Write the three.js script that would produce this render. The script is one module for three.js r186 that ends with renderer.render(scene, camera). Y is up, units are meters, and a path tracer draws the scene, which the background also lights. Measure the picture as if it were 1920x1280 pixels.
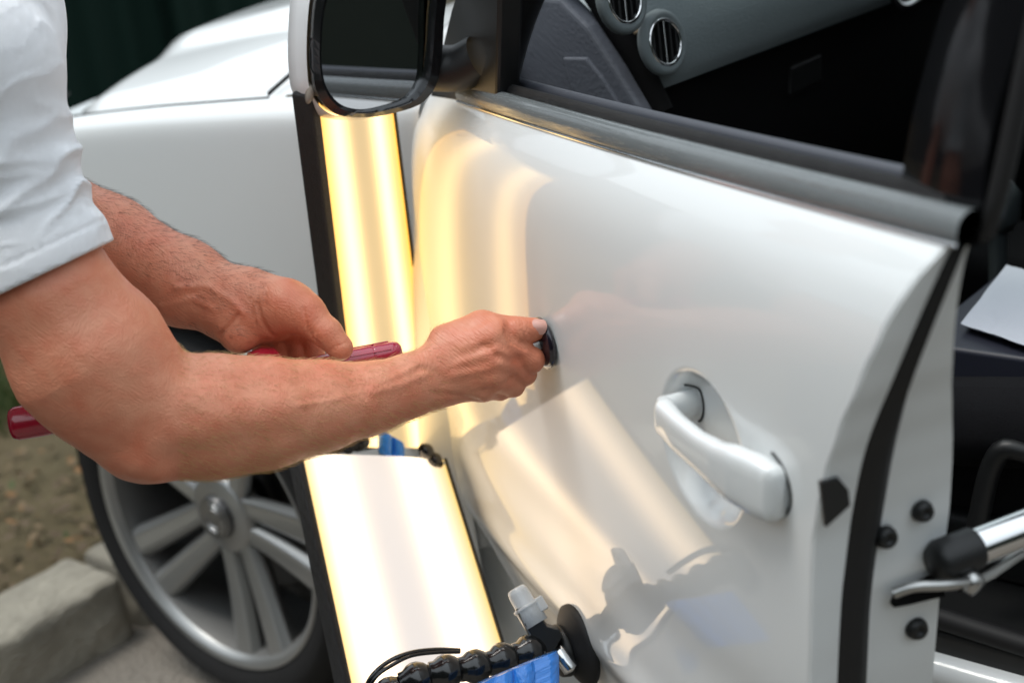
import * as THREE from 'three';
import { mergeGeometries, mergeVertices, toCreasedNormals } from 'three/addons/utils/BufferGeometryUtils.js';
import { RoundedBoxGeometry } from 'three/addons/geometries/RoundedBoxGeometry.js';
import { RectAreaLightUniformsLib } from 'three/addons/lights/RectAreaLightUniformsLib.js';
import { ImprovedNoise } from 'three/addons/math/ImprovedNoise.js';

// ------------------------------------------------------------------ camera, sky, sun, exposure
const V = (x = 0, y = 0, z = 0) => new THREE.Vector3(x, y, z);
const scene = new THREE.Scene();
const FOCAL = 2809.6, EYE = V(1.2296, 1.3616, 1.2693), YAW = 0.8525, PITCH = 0.3557, ROLL = -0.1225;
const VIEW = V(-Math.cos(YAW) * Math.cos(PITCH), -Math.sin(PITCH), -Math.sin(YAW) * Math.cos(PITCH));
const right0 = VIEW.clone().cross(V(0, 1, 0)).normalize(), up0 = right0.clone().cross(VIEW);
const RIGHT = right0.clone().multiplyScalar(Math.cos(ROLL)).addScaledVector(up0, Math.sin(ROLL));
const UP = up0.clone().multiplyScalar(Math.cos(ROLL)).addScaledVector(right0, -Math.sin(ROLL));
const camera = new THREE.PerspectiveCamera(2 * Math.atan(640 / FOCAL) * 180 / Math.PI, 1920 / 1280, 0.05, 200);
camera.position.copy(EYE); camera.up.copy(UP); camera.lookAt(EYE.clone().add(VIEW));
camera.focus = 1.47; camera.userData.fStop = 3.6;
camera.updateMatrixWorld();

const perlin = new ImprovedNoise();
const noise = (x, y, z) => perlin.noise(x, y, z);
const fbm = (x, y, z, o = 4) => { let s = 0, a = 0.5; for (let i = 0; i < o; i++) { s += a * noise(x, y, z); x *= 2.03; y *= 2.03; z *= 2.03; a *= 0.5; } return s; };
let seed = 7; const rnd = () => { seed = (seed * 1664525 + 1013904223) >>> 0; return seed / 4294967296; };

{ // bright overcast sky
  const w = 256, h = 128, data = new Float32Array(w * h * 4);
  for (let j = 0; j < h; j++) for (let i = 0; i < w; i++) {
    const el = ((j + 0.5) / h - 0.5) * Math.PI, az = (i / w) * 2 * Math.PI, up = Math.max(0, Math.sin(el));
    const x = Math.cos(az) * Math.cos(el), z = Math.sin(az) * Math.cos(el);
    const c = fbm(x * 2 + 5, up * 3, z * 2, 4), l = 0.44 + 0.84 * up + 0.16 * c * (0.4 + up);
    data.set([l * 0.91, l * 1.0, l * 1.07, 1], (j * w + i) * 4);
  }
  const sky = new THREE.DataTexture(data, w, h, THREE.RGBAFormat, THREE.FloatType);
  sky.mapping = THREE.EquirectangularReflectionMapping; sky.magFilter = THREE.LinearFilter; sky.needsUpdate = true;
  scene.background = sky; scene.environment = sky;
}
const sun = new THREE.DirectionalLight(new THREE.Color(1, 0.95, 0.88), 1.3);
sun.position.set(-1.4, 5.0, 1.1); sun.target.position.set(0, 0.8, 0.2); sun.castShadow = true; sun.shadow.radius = 36;
sun.shadow.mapSize.set(2048, 2048); Object.assign(sun.shadow.camera, { left: -4, right: 4, top: 4, bottom: -4, near: 0.1, far: 12 });
scene.add(sun, sun.target);
const renderer = new THREE.WebGLRenderer({ antialias: true });
renderer.toneMapping = THREE.LinearToneMapping; renderer.toneMappingExposure = 1.36;
renderer.shadowMap.enabled = true; renderer.shadowMap.type = THREE.PCFSoftShadowMap;
renderer.setSize(1024, 682);
RectAreaLightUniformsLib.init();

// ------------------------------------------------------------------ helpers
const ray = (x, y) => VIEW.clone().addScaledVector(RIGHT, (x - 960) / FOCAL).addScaledVector(UP, (640 - y) / FOCAL);
const at = (x, y, d) => EYE.clone().addScaledVector(ray(x, y), d);               // photo pixel + distance -> point
const onPlane = (x, y, N, o) => { const r = ray(x, y); return EYE.clone().addScaledVector(r, (o - N.dot(EYE)) / N.dot(r)); };
const onY = (x, y, h) => onPlane(x, y, V(0, 1, 0), h), onZ = (x, y, z) => onPlane(x, y, V(0, 0, 1), z), onX = (x, y, k) => onPlane(x, y, V(1, 0, 0), k);
const DOOR = 0.4964, ALONG = V(Math.cos(DOOR), 0, Math.sin(DOOR)), OUT = V(-Math.sin(DOOR), 0, Math.cos(DOOR));
const toDoor = p => V(p.dot(ALONG), p.y, p.dot(OUT)), fromDoor = p => V().addScaledVector(ALONG, p.x).addScaledVector(OUT, p.z).setY(p.y);
const onDoor = (x, y, n) => toDoor(onPlane(x, y, OUT, n)), onAlong = (x, y, s) => toDoor(onPlane(x, y, ALONG, s));
const lerp = (a, b, t) => a + (b - a) * t, clamp = (x, a = 0, b = 1) => Math.min(b, Math.max(a, x));
const smooth = (a, b, x) => { const t = clamp((x - a) / (b - a)); return t * t * (3 - 2 * t); };
const table = (pts, x) => { if (x <= pts[0][0]) return pts[0][1]; for (let i = 1; i < pts.length; i++) if (x <= pts[i][0]) { const [a, p] = pts[i - 1], [b, q] = pts[i]; return lerp(p, q, smooth(0, 1, (x - a) / (b - a)) * 0.35 + 0.65 * (x - a) / (b - a)); } return pts[pts.length - 1][1]; };

const std = (color, roughness = 0.6, more = {}) => new THREE.MeshPhysicalMaterial({ color: new THREE.Color().setRGB(...color), roughness, ...more });
function noiseTexture(w, f, o = 4, contrast = 1, seedAt = 0) {
  const d = new Uint8Array(w * w * 4);
  for (let j = 0; j < w; j++) for (let i = 0; i < w; i++) {
    const a = i / w * 2 * Math.PI, b = j / w * 2 * Math.PI, R = f / (2 * Math.PI);
    const v = clamp(0.5 + contrast * (fbm(Math.cos(a) * R + seedAt, Math.sin(a) * R + Math.cos(b) * R, Math.sin(b) * R + 3.3, o)));
    d.set([v * 255, v * 255, v * 255, 255], (j * w + i) * 4);
  }
  const t = new THREE.DataTexture(d, w, w); t.wrapS = t.wrapT = THREE.RepeatWrapping; t.magFilter = THREE.LinearFilter; t.needsUpdate = true; return t;
}
const grainFine = noiseTexture(256, 60, 3, 1.2), grainSkin = noiseTexture(256, 34, 4, 1.1, 2.2), grainCoarse = noiseTexture(256, 16, 5, 1.3, 7.7);
const rep = (t, x, y = x) => { const c = t.clone(); c.repeat.set(x, y); c.needsUpdate = true; return c; };

const M = {
  paint: std([0.76, 0.785, 0.79], 0.45, { clearcoat: 1, clearcoatRoughness: 0.045 }),
  jamb: std([0.76, 0.785, 0.79], 0.4, { clearcoat: 0.6, clearcoatRoughness: 0.15 }),
  rubber: std([0.007, 0.007, 0.008], 0.65),
  blackGloss: std([0.006, 0.006, 0.007], 0.1, { specularIntensity: 0.55 }),
  blackPlastic: std([0.008, 0.0085, 0.009], 0.45),
  blackShiny: std([0.008, 0.008, 0.009], 0.2, { clearcoat: 0.5, clearcoatRoughness: 0.12 }),
  trimGrey: std([0.15, 0.165, 0.17], 0.36, { roughnessMap: rep(grainCoarse, 3, 3) }),
  dashGrey: std([0.19, 0.225, 0.235], 0.62, { bumpMap: rep(grainFine, 4), bumpScale: 0.0005 }),
  dashBlue: std([0.11, 0.12, 0.145], 0.6, { bumpMap: rep(grainFine, 4), bumpScale: 0.0004 }),
  interior: std([0.004, 0.004, 0.0045], 0.85, { specularIntensity: 0.25 }),
  seat: std([0.008, 0.008, 0.010], 0.9, { specularIntensity: 0.4, bumpMap: rep(grainFine, 10), bumpScale: 0.001 }),
  mirror: std([0.5, 0.51, 0.53], 0.015, { metalness: 1 }),
  chrome: std([0.75, 0.76, 0.77], 0.14, { metalness: 1 }),
  steel: std([0.5, 0.5, 0.49], 0.32, { metalness: 1 }),
  alloy: std([0.35, 0.355, 0.35], 0.36, { metalness: 0.7, clearcoat: 0.6, clearcoatRoughness: 0.15 }),
  disc: std([0.12, 0.115, 0.11], 0.5, { metalness: 0.8 }),
  tyre: std([0.007, 0.007, 0.008], 0.75, { bumpMap: rep(grainFine, 8), bumpScale: 0.0006 }),
  glass: std([0.9, 0.95, 0.93], 0.02, { transmission: 1, thickness: 0, ior: 1.5 }),
  amber: std([0.55, 0.5, 0.42], 0.1, { transmission: 0.5, thickness: 0, clearcoat: 1 }),
  frame: std([0.022, 0.021, 0.022], 0.5, { bumpMap: rep(grainCoarse, 2, 12), bumpScale: 0.0012 }),
  blue: std([0.03, 0.25, 0.82], 0.22, { clearcoat: 0.8, clearcoatRoughness: 0.12, bumpMap: rep(grainCoarse, 2, 0.5), bumpScale: 0.0012 }),
  whitePlastic: std([0.62, 0.64, 0.65], 0.4, { roughnessMap: rep(grainCoarse, 2) }),
  red: std([0.36, 0.006, 0.028], 0.25, { clearcoat: 0.7, clearcoatRoughness: 0.15 }),
  redClear: std([0.42, 0.02, 0.06], 0.16, { clearcoat: 1, clearcoatRoughness: 0.08 }),
  shirt: std([0.88, 0.885, 0.91], 0.92, { sheen: 0.3, sheenRoughness: 0.6, bumpMap: rep(grainFine, 1), bumpScale: 0.0005 }),
  trousers: std([0.03, 0.035, 0.05], 0.9),
  skin: std([1, 1, 1], 0.44, { vertexColors: true, bumpMap: grainSkin, bumpScale: 0.0004 }),
  nail: std([0.63, 0.34, 0.28], 0.3, { clearcoat: 0.3, clearcoatRoughness: 0.25 }),
  hairDark: std([0.035, 0.022, 0.014], 0.5),
  hairFair: std([0.62, 0.40, 0.17], 0.4),
  paper: std([0.52, 0.55, 0.62], 0.8, { bumpMap: rep(grainCoarse, 0.3), bumpScale: 0.0008 }),
  fence: std([0.003, 0.014, 0.010], 0.8, { specularIntensity: 0.3 }),
  concrete: std([1, 1, 1], 0.9, { vertexColors: true, bumpMap: rep(grainCoarse, 3), bumpScale: 0.006 }),
  ground: std([1, 1, 1], 0.93, { vertexColors: true, bumpMap: rep(grainFine, 6), bumpScale: 0.006 }),
  leaf: std([1, 1, 1], 0.8, { side: THREE.DoubleSide }),
  knob: std([0.010, 0.006, 0.014], 0.25, { clearcoat: 0.8, clearcoatRoughness: 0.15 }),
};
const used = {};
function numbered(name) { const k = used[name] = (used[name] ?? -1) + 1; return k ? `${name}_${String(k).padStart(3, '0')}` : name; }
function mesh(name, geometry, material, parent = scene) {
  const g = Array.isArray(geometry) ? mergeGeometries(geometry.map(plain)) : geometry;
  if (!g.attributes.normal) g.computeVertexNormals();
  const m = new THREE.Mesh(g, material); m.name = parent === scene ? numbered(name) : name;
  m.castShadow = m.receiveShadow = true; parent.add(m); return m;
}
function plain(g) { const q = g.index ? g.toNonIndexed() : g.clone(); for (const k of Object.keys(q.attributes)) if (!['position', 'normal', 'uv'].includes(k)) q.deleteAttribute(k); if (!q.attributes.uv) q.setAttribute('uv', new THREE.BufferAttribute(new Float32Array(q.attributes.position.count * 2), 2)); return q; }
function group(name, parent = scene) { const g = new THREE.Group(); g.name = parent === scene ? numbered(name) : name; parent.add(g); return g; }
function tag(o, label, category, groupName, kind) { o.userData.label = label; if (category) o.userData.category = category; if (groupName) o.userData.group = groupName; if (kind) o.userData.kind = kind; return o; }
function gridGeometry(nu, nv, f) { // f(u, v) -> Vector3
  const pos = [], uv = [], idx = [];
  for (let j = 0; j <= nv; j++) for (let i = 0; i <= nu; i++) { const p = f(i / nu, j / nv); pos.push(p.x, p.y, p.z); uv.push(i / nu, j / nv); }
  for (let j = 0; j < nv; j++) for (let i = 0; i < nu; i++) { const a = j * (nu + 1) + i, b = a + 1, c = a + nu + 1, d = c + 1; idx.push(a, c, b, b, c, d); }
  const g = new THREE.BufferGeometry(); g.setAttribute('position', new THREE.Float32BufferAttribute(pos, 3)); g.setAttribute('uv', new THREE.Float32BufferAttribute(uv, 2)); g.setIndex(idx); g.computeVertexNormals(); return g;
}
function box(a, b, r = 0.004) { const s = b.clone().sub(a), g = new RoundedBoxGeometry(Math.abs(s.x), Math.abs(s.y), Math.abs(s.z), 2, r); g.translate((a.x + b.x) / 2, (a.y + b.y) / 2, (a.z + b.z) / 2); return g; }
function tube(points, r, seg = 40, rs = 10) { return new THREE.TubeGeometry(new THREE.CatmullRomCurve3(points, false, 'centripetal'), seg, r, rs); }
function along(g, a, dir) { g.applyQuaternion(new THREE.Quaternion().setFromUnitVectors(V(0, 1, 0), dir.clone().normalize())); g.translate(a.x, a.y, a.z); return g; }
const lathe = (pts, seg = 40) => new THREE.LatheGeometry(pts.map(p => new THREE.Vector2(...p)), seg);
function rod(a, b, r, r2 = r, seg = 20) { const L = a.distanceTo(b); return along(lathe([[0, 0], [r * 0.8, 0], [r, r * 0.25], [r2, L - r2 * 0.25], [r2 * 0.8, L], [0, L]], seg), a, b.clone().sub(a)); }
function strip(curveA, curveB, n = 1) { const g = gridGeometry(curveA.length - 1, n, (u, v) => { const i = Math.round(u * (curveA.length - 1)); return curveA[i].clone().lerp(curveB[i], v); }); return g; }

// signed distance meshing (surface nets)
const smin = (a, b, k) => { const h = Math.max(k - Math.abs(a - b), 0) / k; return Math.min(a, b) - h * h * k * 0.25; };
function bone(a, b, ra, rb) { const bx = b.x - a.x, by = b.y - a.y, bz = b.z - a.z, L2 = bx * bx + by * by + bz * bz + 1e-12;
  return (x, y, z) => { const px = x - a.x, py = y - a.y, pz = z - a.z; let t = (px * bx + py * by + pz * bz) / L2; t = t < 0 ? 0 : t > 1 ? 1 : t; const dx = px - bx * t, dy = py - by * t, dz = pz - bz * t; return Math.sqrt(dx * dx + dy * dy + dz * dz) - (ra + (rb - ra) * t); }; }
const J = ([x, y, d, r]) => ({ p: at(x, y, d), r: r * d / FOCAL });
function chain(list) { const j = list.map(J), out = []; for (let i = 1; i < j.length; i++) out.push(bone(j[i - 1].p, j[i].p, j[i - 1].r, j[i].r)); return out; }
const blend = (bones, k) => (x, y, z) => { let d = bones[0](x, y, z); for (let i = 1; i < bones.length; i++) d = smin(d, bones[i](x, y, z), k); return d; };
function meshField(f, lo, hi, h) {
  const nx = Math.ceil((hi.x - lo.x) / h / 8) * 8 + 1, ny = Math.ceil((hi.y - lo.y) / h / 8) * 8 + 1, nz = Math.ceil((hi.z - lo.z) / h / 8) * 8 + 1;
  const F = new Float32Array(nx * ny * nz).fill(NaN), id = (i, j, k) => (k * ny + j) * nx + i, reach = 8 * h * 0.95;
  for (let K = 0; K < nz - 1; K += 8) for (let Jj = 0; Jj < ny - 1; Jj += 8) for (let I = 0; I < nx - 1; I += 8) {
    const c = f(lo.x + (I + 4) * h, lo.y + (Jj + 4) * h, lo.z + (K + 4) * h), near = Math.abs(c) < reach;
    for (let k = K; k <= K + 8; k++) for (let j = Jj; j <= Jj + 8; j++) for (let i = I; i <= I + 8; i++) {
      const q = id(i, j, k); if (near) { F[q] = f(lo.x + i * h, lo.y + j * h, lo.z + k * h); } else if (F[q] !== F[q]) F[q] = c;
    }
  }
  const cell = new Int32Array(nx * ny * nz).fill(-1), pos = [], idx = [], E = [[0, 1], [2, 3], [4, 5], [6, 7], [0, 2], [1, 3], [4, 6], [5, 7], [0, 4], [1, 5], [2, 6], [3, 7]];
  const o = new Float32Array(8);
  for (let k = 0; k < nz - 1; k++) for (let j = 0; j < ny - 1; j++) for (let i = 0; i < nx - 1; i++) {
    let m = 0; for (let c = 0; c < 8; c++) { o[c] = F[id(i + (c & 1), j + (c >> 1 & 1), k + (c >> 2))]; if (o[c] < 0) m |= 1 << c; }
    if (m === 0 || m === 255) continue;
    let x = 0, y = 0, z = 0, n = 0;
    for (const [a, b] of E) if ((o[a] < 0) !== (o[b] < 0)) { const t = o[a] / (o[a] - o[b]); x += (a & 1) + t * ((b & 1) - (a & 1)); y += (a >> 1 & 1) + t * ((b >> 1 & 1) - (a >> 1 & 1)); z += (a >> 2) + t * ((b >> 2) - (a >> 2)); n++; }
    cell[id(i, j, k)] = pos.length / 3; pos.push(lo.x + (i + x / n) * h, lo.y + (j + y / n) * h, lo.z + (k + z / n) * h);
  }
  const quad = (a, b, c, d, flip) => { if (a < 0 || b < 0 || c < 0 || d < 0) return; flip ? idx.push(a, b, c, a, c, d) : idx.push(a, c, b, a, d, c); };
  for (let k = 1; k < nz - 1; k++) for (let j = 1; j < ny - 1; j++) for (let i = 1; i < nx - 1; i++) {
    const s = F[id(i, j, k)] < 0;
    if (s !== F[id(i + 1, j, k)] < 0) quad(cell[id(i, j - 1, k - 1)], cell[id(i, j, k - 1)], cell[id(i, j, k)], cell[id(i, j - 1, k)], s);
    if (s !== F[id(i, j + 1, k)] < 0) quad(cell[id(i - 1, j, k - 1)], cell[id(i - 1, j, k)], cell[id(i, j, k)], cell[id(i, j, k - 1)], s);
    if (s !== F[id(i, j, k + 1)] < 0) quad(cell[id(i - 1, j - 1, k)], cell[id(i, j - 1, k)], cell[id(i, j, k)], cell[id(i - 1, j, k)], s);
  }
  const nor = new Float32Array(pos.length), e = h * 0.6;
  for (let i = 0; i < pos.length; i += 3) { const [x, y, z] = [pos[i], pos[i + 1], pos[i + 2]]; let a = f(x + e, y, z) - f(x - e, y, z), b = f(x, y + e, z) - f(x, y - e, z), c = f(x, y, z + e) - f(x, y, z - e); const l = Math.hypot(a, b, c) || 1; nor[i] = a / l; nor[i + 1] = b / l; nor[i + 2] = c / l; }
  const g = new THREE.BufferGeometry(); g.setAttribute('position', new THREE.Float32BufferAttribute(pos, 3)); g.setAttribute('normal', new THREE.BufferAttribute(nor, 3)); g.setIndex(idx); return g;
}
function paintVertices(g, f) { const p = g.attributes.position, c = new Float32Array(p.count * 3); for (let i = 0; i < p.count; i++) c.set(f(p.getX(i), p.getY(i), p.getZ(i), i), i * 3); g.setAttribute('color', new THREE.BufferAttribute(c, 3)); return g; }

// ------------------------------------------------------------------ setting
{
  const g = new THREE.PlaneGeometry(60, 60, 240, 240); g.rotateX(-Math.PI / 2);
  g.attributes.uv.array.forEach((_, i, a) => { a[i] *= 20; });
  paintVertices(g, (x, y, z) => { const n = 0.5 + fbm(x * 1.1, 2, z * 1.1, 4); const l = 0.14 + 0.09 * n; return [l * 1.12, l, l * 0.85]; });
  tag(mesh('ground', g, M.ground), 'grey concrete parking bay under the white car', 'ground', null, 'structure');
  const bed = gridGeometry(120, 120, (u, v) => { const x = -1.06 - u * 7, z = -7 + v * 14; return V(x, 0.085 + 0.03 * fbm(x * 3, 1, z * 3, 4) + 0.12 * smooth(0.3, 1, u), z); });
  bed.attributes.uv.array.forEach((_, i, a) => { a[i] *= 9; });
  paintVertices(bed, (x, y, z) => { const n = clamp(0.5 + 1.2 * fbm(x * 2.3, 3, z * 2.3, 4)), m = clamp(0.5 + 2 * fbm(x * 0.9 + 9, 1, z * 0.9, 3)); return [lerp(0.085, 0.16, n), lerp(0.06, 0.112, n) + 0.016 * m, lerp(0.032, 0.06, n)]; });
  tag(mesh('garden_bed', bed, M.ground), 'brown soil garden bed behind the kerb', 'soil', null, 'structure');
  const kerb = tag(group('kerb'), 'weathered grey concrete kerb in front of the car wheel', 'kerb', null, 'structure');
  for (let k = -5; k < 5; k++) {
    const z0 = -0.055 + k * 0.9, g = new THREE.BoxGeometry(0.165, 0.2, 0.884, 12, 14, 60), a = g.attributes.position;
    for (let i = 0; i < a.count; i++) { // worn, rounded arrises and a rough cast face
      let x = a.getX(i), y = a.getY(i), z = a.getZ(i); const ex = Math.max(0, Math.abs(x) - 0.0605), ey = Math.max(0, Math.abs(y) - 0.078), ez = Math.max(0, Math.abs(z) - 0.42), l = Math.hypot(ex, ey, ez), r = 0.022 * (1 + 0.5 * fbm(z * 9, y * 9, k * 3 + x * 9, 3));
      if (l > r) { const t = r / l; x = Math.sign(x) * (Math.abs(x) - ex + ex * t); y = Math.sign(y) * (Math.abs(y) - ey + ey * t); z = Math.sign(z) * (Math.abs(z) - ez + ez * t); }
      const n = 0.009 * fbm(x * 22 + k, y * 22, z * 22, 4) - 0.012 * Math.max(0, fbm(x * 14 + 7, y * 14, z * 14 + k, 3) - 0.16); a.setXYZ(i, x + n, y + n, z);
    }
    g.translate(-0.985, 0.025 + 0.004 * ((k * 7) % 3), z0 + 0.45); g.deleteAttribute('normal');
    const q = mergeVertices(g, 1e-4); q.computeVertexNormals();
    paintVertices(q, (x, y, z) => { const n = clamp(0.5 + 1.4 * fbm(x * 9, y * 9, z * 9 + k, 4)), m = clamp(0.5 + 2.2 * fbm(x * 3 + 4, y * 3, z * 3 + k * 3, 3)); const l = lerp(0.36, 0.60, n) * lerp(0.7, 1.05, m); return [l, l * 0.92, l * 0.75]; });
    mesh('kerb_stone', q, M.concrete, kerb);
  }
  // litter on the bed
  const lg = gridGeometry(3, 2, (u, v) => V((u - 0.5) * 0.05, 0.01 * Math.sin(u * 3) * (v - 0.3), (v - 0.5) * 0.03 * Math.sin(Math.PI * (0.1 + 0.85 * u))));
  const N = 9000, inst = new THREE.InstancedMesh(lg, M.leaf, N), m4 = new THREE.Matrix4(), q4 = new THREE.Quaternion(), e4 = new THREE.Euler();
  for (let i = 0; i < N; i++) {
    const x = -1.09 - rnd() ** 1.4 * 3.2, z = -3 + rnd() * 4, s = 0.14 + rnd() * 0.5;
    q4.setFromEuler(e4.set((rnd() - 0.5) * 1.3, rnd() * 6.28, (rnd() - 0.5) * 1.3));
    m4.compose(V(x, 0.1 + 0.03 * fbm(x * 3, 1, z * 3, 4) + 0.12 * smooth(0.3, 1, (-1.06 - x) / 7) + rnd() * 0.012, z), q4, V(s, s, s)); inst.setMatrixAt(i, m4);
    const t = rnd(); inst.setColorAt(i, new THREE.Color().setRGB(...(t < 0.55 ? [0.09, 0.06, 0.032] : t < 0.85 ? [0.14, 0.095, 0.048] : t < 0.97 ? [0.20, 0.10, 0.035] : [0.05, 0.075, 0.02])));
  }
  inst.name = 'leaf_litter'; inst.castShadow = inst.receiveShadow = true; scene.add(inst); tag(inst, 'dry brown fallen leaves scattered over the garden bed', 'leaves', null, 'stuff');
  const bg = gridGeometry(1, 3, (u, v) => V((u - 0.5) * 0.005 * (1 - v * 0.9), v * 0.12, 0.03 * v * v));
  const gi = new THREE.InstancedMesh(bg, M.leaf, 2600);
  for (let i = 0; i < 2600; i++) {
    const c = [[-1.9, -0.52], [-2.3, -0.75], [-2.0, -1.1], [-3.2, -0.9], [-2.7, 0.3], [-3.0, -1.7]][i % 6], a = rnd() * 6.28, r = rnd() * 0.2, x = c[0] + Math.cos(a) * r, z = c[1] + Math.sin(a) * r, s = 0.5 + rnd();
    q4.setFromEuler(e4.set((rnd() - 0.5) * 1.1, rnd() * 6.28, (rnd() - 0.5) * 1.1)); m4.compose(V(x, 0.09, z), q4, V(1, s, 1)); gi.setMatrixAt(i, m4);
    const t = rnd(); gi.setColorAt(i, new THREE.Color().setRGB(0.03 + 0.05 * t, 0.07 + 0.04 * t, 0.015 + 0.01 * t));
  }
  gi.name = 'grass'; gi.castShadow = gi.receiveShadow = true; scene.add(gi); tag(gi, 'small green grass tufts growing in the garden bed', 'grass', null, 'stuff');
  // dark green corrugated fence beyond the bonnet
  const fence = tag(group('fence'), 'dark green corrugated metal fence behind the garden bed', 'fence');
  for (let k = -4; k < 4; k++) {
    const g = gridGeometry(96, 1, (u, v) => { const z = -1 + (k + u) * 2.3; return V(-4.7 + 0.018 * Math.sign(Math.sin(u * 24 * Math.PI)) * Math.min(1, Math.abs(Math.sin(u * 24 * Math.PI)) * 2.5), 0.12 + v * 2.3, z); });
    mesh('fence_panel', g, M.fence, fence);
    mesh('fence_post', box(V(-4.66, 0.1, -1 + k * 2.3 - 0.04), V(-4.58, 2.45, -1 + k * 2.3 + 0.04)), M.fence, fence);
  }
  mesh('top_rail', box(V(-4.75, 2.42, -10.3), V(-4.62, 2.48, 8.3)), M.fence, fence);
  const hedge = tag(group('hedge'), 'dark clipped evergreen hedge behind the car', 'hedge');
  const body = gridGeometry(90, 30, (u, v) => { const a = v * Math.PI, z = -6 + u * 12; return V(5.6 - Math.cos(a) * 0.6 + 0.16 * fbm(z * 3, a * 3, 1, 4), 2.3 * Math.sin(a) ** 0.35 + 0.2 * fbm(z * 2, a * 2, 5, 4), z); });
  mesh('foliage', body, std([0.006, 0.011, 0.006], 0.9), hedge);
  const row = tag(group('hedge'), 'long dark evergreen hedge alongside the parking bay', 'hedge');
  mesh('foliage', gridGeometry(120, 30, (u, v) => { const a = v * Math.PI, x = -0.9 + u * 7; return V(x, 2.9 * Math.sin(a) ** 0.35 + 0.25 * fbm(x * 2, a * 2, 8, 4), 3.6 - Math.cos(a) * 0.7 + 0.18 * fbm(x * 3, a * 3, 2, 4)); }), std([0.02, 0.032, 0.016], 0.9), row);
}

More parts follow.
